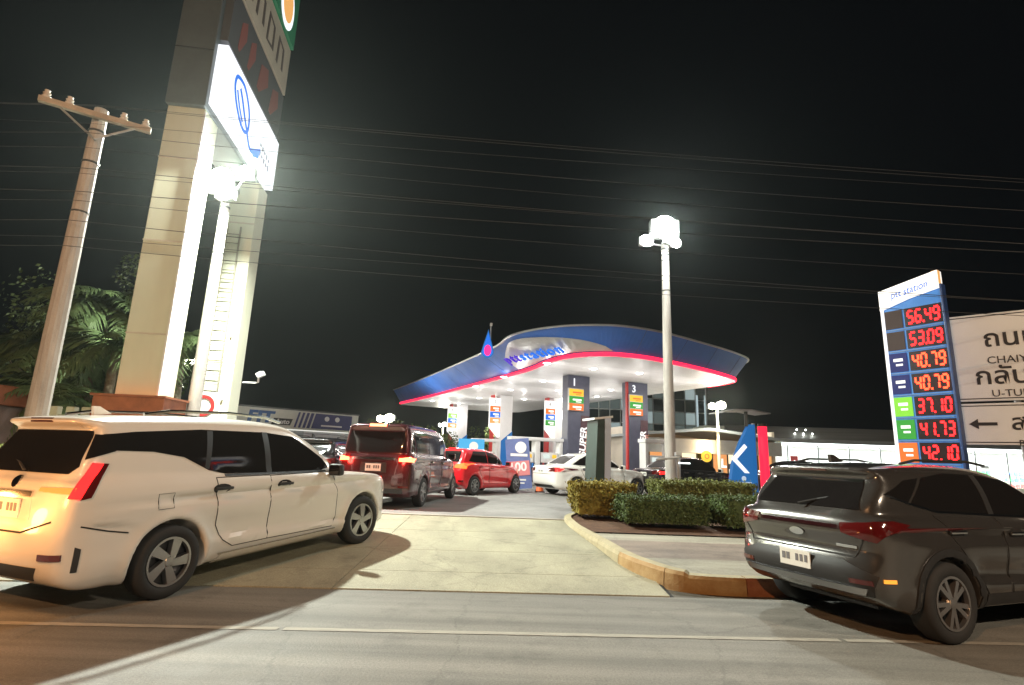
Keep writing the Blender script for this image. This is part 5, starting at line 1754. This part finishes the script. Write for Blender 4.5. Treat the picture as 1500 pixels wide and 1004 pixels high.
MB().lathe([(.001, -.62), (.34, -.62), (.34, -.54)], 'y', 24, (2.9, 0, 1.72)).build('round_sign', YELLOWLIT, cf)
MB().lathe([(.10, -.64), (.16, -.64), (.16, -.625), (.10, -.625)], 'y', 18, (2.9, 0, 1.72)).build('sign_mark', ORANGELIT, cf)
point_light('cafe_lamp', (12.0, 33.2, 2.6), 120, (1, .7, .4), .3)

gb = thing('glass_building', 'dark three storey building with gridded glass front behind the cafe', 'building', (4.6, 46.0, .3), R_(6))
MB().box((6.2, 4, 4.0), (13.2, 8, 8.0)).build('wall', DARKSTEEL, gb)
MB().box((6.2, 3.9, 8.06), (13.5, 8.4, .16)).build('roof', GREYCLAD, gb)
rr = random.Random(3)
pm = [mat('dim night pane', (.03, .04, .045), .08, spec=.8), emi('faintly lit pane', (.30, .38, .36), .18), emi('half lit pane', (.6, .75, .75), .35)]
for i in range(13):
    for j in range(7):
        m = pm[rr.choices((0, 1, 2), (.62, .30, .08))[0]]
        p = MB().box((.55 + i * .95, -.03, .7 + j * 1.08), (.86, .03, .98)).build('pane', m, gb)
b = MB()
for i in range(14): b.box((.08 + i * .95, -.05, 4), (.07, .08, 7.8))
for j in range(8): b.box((6.2, -.045, .16 + j * 1.08), (12.6, .07, .07))
b.build('curtain_wall_frame', STEEL, gb)
MB().box((11.6, -.12, 4.6), (.16, .05, 5.0)).box((12.3, -.12, 4.6), (.10, .05, 5.0)).build('lit_fin', emi('pale fin light', (.6, .75, .8), .5), gb)

# ------------------------------------------------------------------ CONVENIENCE STORE (right background)
st = thing('convenience_store', 'long low shop with bright white lit windows and grey roof', 'building', (15.5, 39.5, .3), R_(-3))
L = 34
MB().box((L / 2, 8.0, 1.9), (L, .3, 3.8)).build('back_wall', mat('pale interior wall', (.7, .7, .68), .6), st)
MB().box((L / 2, 4.0, .02), (L, 8, .04)).build('floor', mat('shop floor tiles', (.55, .55, .52), .3), st)
MB().box((L / 2, 4.0, 3.0), (L, 8, .08)).build('ceiling', CEIL, st)
for x in (.1, L - .1): MB().box((x, 4.0, 1.5), (.2, 8, 3.0)).build('wall', CREAM, st)
MB().prism([(-1.2, 3.02), (-1.2, 3.12), (0.2, 4.1), (8.2, 4.1), (8.2, 3.02)], (0, 0, 0), 'yz', 0, L).build('roof', mat('ribbed grey roof', (.20, .20, .19), .5, var=.2, vscale=1.5, streak=(.1, 3, 3)), st)
MB().box((L / 2, -1.25, 3.05), (L + .3, .12, .26)).build('gutter', STEEL, st)
MB().box((L / 2, -.95, 2.90), (L - .4, .16, .10)).build('soffit_light', STRIPLIT, st)
MB().box((-.75, 1.5, 2.0), (1.4, 3.0, 4.0), bev=.03).build('end_block', CREAM, st)
SHOPLIT = emi('lit shop interior', (.82, .95, .92), .9)
colr = [mat('goods red', (.5, .05, .05), .5), mat('goods green', (.05, .35, .1), .5), mat('goods blue', (.05, .12, .45), .5), mat('goods yellow', (.6, .4, .05), .5), mat('goods white', (.7, .7, .7), .5)]
PANE = bpy.data.materials.new('clear shop glass'); PANE.use_nodes = True
nt = PANE.node_tree; nt.nodes.remove(nt.nodes['Principled BSDF'])
tr = nt.nodes.new('ShaderNodeBsdfTransparent'); gl = nt.nodes.new('ShaderNodeBsdfGlossy'); gl.inputs['Roughness'].default_value = .03
mxs = nt.nodes.new('ShaderNodeMixShader'); mxs.inputs[0].default_value = .07
nt.links.new(tr.outputs[0], mxs.inputs[1]); nt.links.new(gl.outputs[0], mxs.inputs[2]); nt.links.new(mxs.outputs[0], nt.nodes['Material Output'].inputs[0])
rr = random.Random(9)
MB().box((L / 2, 0, .2), (L, .2, .4)).build('low_wall', CREAM, st)
for k in range(16):
    x = 1.05 + k * 2.12
    w = MB().box((x, 0, 1.58), (2.02, .03, 2.3)).build('window', PANE, st)
    MB().box((x - 1.06, -.02, 1.5), (.09, .12, 2.7)).build('mullion', STEEL, w)
    b = MB()
    for j in range(rr.choice((1, 2, 2))):
        b.box((x + rr.uniform(-.7, .7), -.025, rr.uniform(.8, 2.3)), (rr.uniform(.2, .6), .01, rr.uniform(.2, .45)))
    b.build('window_poster', rr.choice(colr), w)
for k in range(8):
    x = 2.2 + k * 4.1
    sh_ = MB().box((x, 3.2, .75), (3.2, .5, 1.5)).build('shelf', WHITECLAD, st)
    for j in range(3):
        b = MB()
        for q in range(9):
            b.box((x - 1.45 + q * .36, 2.92, .45 + j * .45), (.26, .1, rr.uniform(.2, .34)))
        b.build('goods', colr[(k + j) % 5], sh_)
for k in range(7):
    MB().box((2.5 + k * 4.8, 2.4, 2.93), (3.4, .30, .06)).build('ceiling_light', STRIPLIT, st)
    d = bpy.data.lights.new('shop_light', 'AREA'); d.shape = 'RECTANGLE'; d.size = 3.4; d.size_y = .5; d.energy = 1500; d.color = (.92, 1, .97)
    o = bpy.data.objects.new('shop_light', d); COL.objects.link(o)
    o.location = st.matrix_basis @ Vector((2.5 + k * 4.8, 2.4, 2.86))
b = MB()
for i in range(5):
    b.lathe([(.001, 0), (.05, .02), (.001, .08)], 'z', 8, (4.6 + (i % 3) * .55, -.6 - .1 * i, 3.55 + .25 * (i // 3)))
b.build('roof_glint_bead', FLOOD2, st)  # small beads with glow in their material, hovering over the roof slope

# ------------------------------------------------------------------ PRICE TOTEM
pt = thing('price_totem', 'tall blue fuel price totem with seven rows of red digits', 'price sign', (7.98, 10.54, .25), R_(-58))
pt.scale = (.76, .5, 1)
PW, PH = 1.42, 5.15
MB().box((0, .17, PH * .47), (PW - .02, .30, PH * .94), bev=.04).build('body', BLUECLAD, pt)
MB().prism([(-PW / 2, 0), (-PW / 2 + .07, 0), (-PW / 2 + .07, 4.72), (-PW / 2, 4.70)], (0, 0, 0), 'xz', -.03, .34).build('white_edge', WHITELIT2, pt)
hd = MB().prism([(-PW / 2, 4.50), (-PW / 2, 4.92), (PW / 2 - .02, 5.12), (PW / 2 - .02, 4.76), (0, 4.66)], (0, 0, 0), 'xz', -.06, .34).build('white_header', mat('lit header', (.7, .7, .7), .4, emit=(.95, .93, .9), estr=.75), pt)
text('header_lettering', 'ptt station', .21, BLUEINK, hd, (.02, -.066, 4.83), (1, 0, .13), extrude=.004, shear=.2)
MB().box((PW / 2 + .01, .15, PH * .47), (.05, .34, PH * .94), bev=.01).build('side_edge', mat('navy side', (.02, .05, .16), .4), pt)
SEG = {'0': 'abcdef', '1': 'bc', '2': 'abged', '3': 'abgcd', '4': 'fgbc', '5': 'afgcd', '6': 'afgedc', '7': 'abc', '8': 'abcdefg', '9': 'abcdfg'}


def digit(b, ch, x, z, w, h, y):
    th = .038
    pos = {'a': (0, h / 2, 0), 'g': (0, 0, 0), 'd': (0, -h / 2, 0), 'f': (-w / 2, h / 4, 1), 'b': (w / 2, h / 4, 1), 'e': (-w / 2, -h / 4, 1), 'c': (w / 2, -h / 4, 1)}
    for s in SEG[ch]:
        dx, dz, v = pos[s]
        sl = .10 * dz
        b.box((x + dx + sl, y, z + dz), (th if v else w - th * .7, .02, h / 2 - th * .7 if v else th))


rows = [('56.49', BROWNLIT, ''), ('53.09', BROWNLIT, ''), ('40.79', NAVYLIT, 1), ('40.79', NAVYLIT, 1), ('37.10', LIMELIT, 1), ('41.73', GREENLIT, 1), ('42.10', ORANGELIT, 1)]
z = 4.28
for k, (num, tg, mk_) in enumerate(rows):
    zz = z - k * .445
    rw = MB().box((.26, .005, zz), (.84, .02, .38)).build('digit_panel', LEDBACK, pt)
    for ci, dx in zip((0, 1, 3, 4), (-.28, -.10, .12, .30)):
        b = MB()
        digit(b, num[ci], .26 + dx, zz, .115, .25, -.018)
        b.build('led_digit', DIGITHOT if k in (2, 3) else DIGIT, rw)
    MB().box((.26 + .01, -.018, zz - .125), (.035, .02, .035)).build('decimal_point', DIGITHOT if k in (2, 3) else DIGIT, rw)
    tgp = MB().box((-.42, -.0, zz), (.42, .025, .38), bev=.008).build('fuel_tag', tg, pt)
    if mk_:
        MB().box((-.42, -.017, zz + .05), (.22, .008, .06)).box((-.40, -.017, zz - .05), (.16, .008, .04)).build('tag_lettering', WHITELIT2, tgp)
    MB().box((.02, -.008, zz - .222), (PW - .15, .02, .022)).build('divider_bar', mat('steel blue bar', (.10, .2, .42), .4), pt)
ft = MB().box((.03, .0, .98), (PW - .16, .03, .40)).build('notice_panel', DARKSTEEL, pt)
MB().box((.03, -.02, 1.04), (.62, .008, .05)).box((.03, -.02, .93), (.66, .008, .05)).build('notice_lettering', mat('cream print', (.6, .55, .35), .5, emit=(.6, .55, .35), estr=.4), ft)
MB().box((0, .17, .06), (PW + .4, .8, .12)).build('plinth', CONCRETE, pt)
MB().box((.62, .1, 4.99), (.16, .2, .28), bev=.02).build('top_lamp', TANLIT, pt)

# ------------------------------------------------------------------ ROAD SIGN, white with Thai lettering
rs = thing('road_sign', 'large white road sign with Thai lettering at the right edge', 'road sign', (9.1, 10.75, .28), R_(-40))
RW = 4.2
up1 = MB().box((RW / 2 - .35, 0, 3.48), (RW, .06, 1.74), bev=.02).build('upper_board', SIGNWHITE, rs)
lo1 = MB().box((RW / 2 - .35, 0, 2.17), (RW, .06, .80), bev=.02).build('lower_board', SIGNWHITE, rs)
for o, z0, z1 in ((up1, 2.66, 4.30), (lo1, 1.82, 2.52)):
    b = MB()
    for zz in (z0, z1): b.box((RW / 2 - .35, -.033, zz), (RW - .1, .006, .018))
    b.build('border_line', INK, o)
text('thai_lettering', 'ถนนชัยพฤกษ์', .46, INK, up1, (.32, -.036, 3.82), (1, 0, 0), extrude=.003, align='LEFT', bold=.006)
text('latin_lettering', 'CHAIYA PHRUEK', .20, INK, up1, (.34, -.036, 3.40), (1, 0, 0), extrude=.003, align='LEFT')
text('thai_lettering', 'กลับรถ', .46, INK, up1, (.12, -.036, 3.08), (1, 0, 0), extrude=.003, align='LEFT', bold=.006)
text('latin_lettering', 'U-TURN', .19, INK, up1, (.34, -.036, 2.75), (1, 0, 0), extrude=.003, align='LEFT')
text('thai_lettering', 'สถานี', .40, INK, lo1, (.55, -.036, 2.18), (1, 0, 0), extrude=.003, align='LEFT', bold=.006)
text('latin_lettering', 'BANG', .17, INK, lo1, (.62, -.036, 1.80), (1, 0, 0), extrude=.003, align='LEFT')
MB().prism([(-.06, 2.17), (.08, 2.27), (.08, 2.20), (.36, 2.20), (.36, 2.14), (.08, 2.14), (.08, 2.07)], (0, 0, 0), 'xz', -.04, -.032).build('arrow', INK, lo1)
for x in (.7, 3.0):
    MB().cyl((x, .09, 0), (x, .09, 4.2), .055, n=10).build('post', STEEL, rs)

# ------------------------------------------------------------------ haze: humid night air
hz = bpy.data.materials.new('night haze')
hz.use_nodes = True
nt = hz.node_tree
nt.nodes.remove(nt.nodes['Principled BSDF'])
pv = nt.nodes.new('ShaderNodeVolumePrincipled')
pv.inputs['Color'].default_value = (.85, .95, .90, 1)
pv.inputs['Density'].default_value = 0.00048
pv.inputs['Anisotropy'].default_value = 0.75
nt.links.new(pv.outputs[0], nt.nodes['Material Output'].inputs['Volume'])
o = MB().box((0, 50, 9.6), (304, 190, 21.4)).build('haze', hz)
tag(o, kind='stuff')
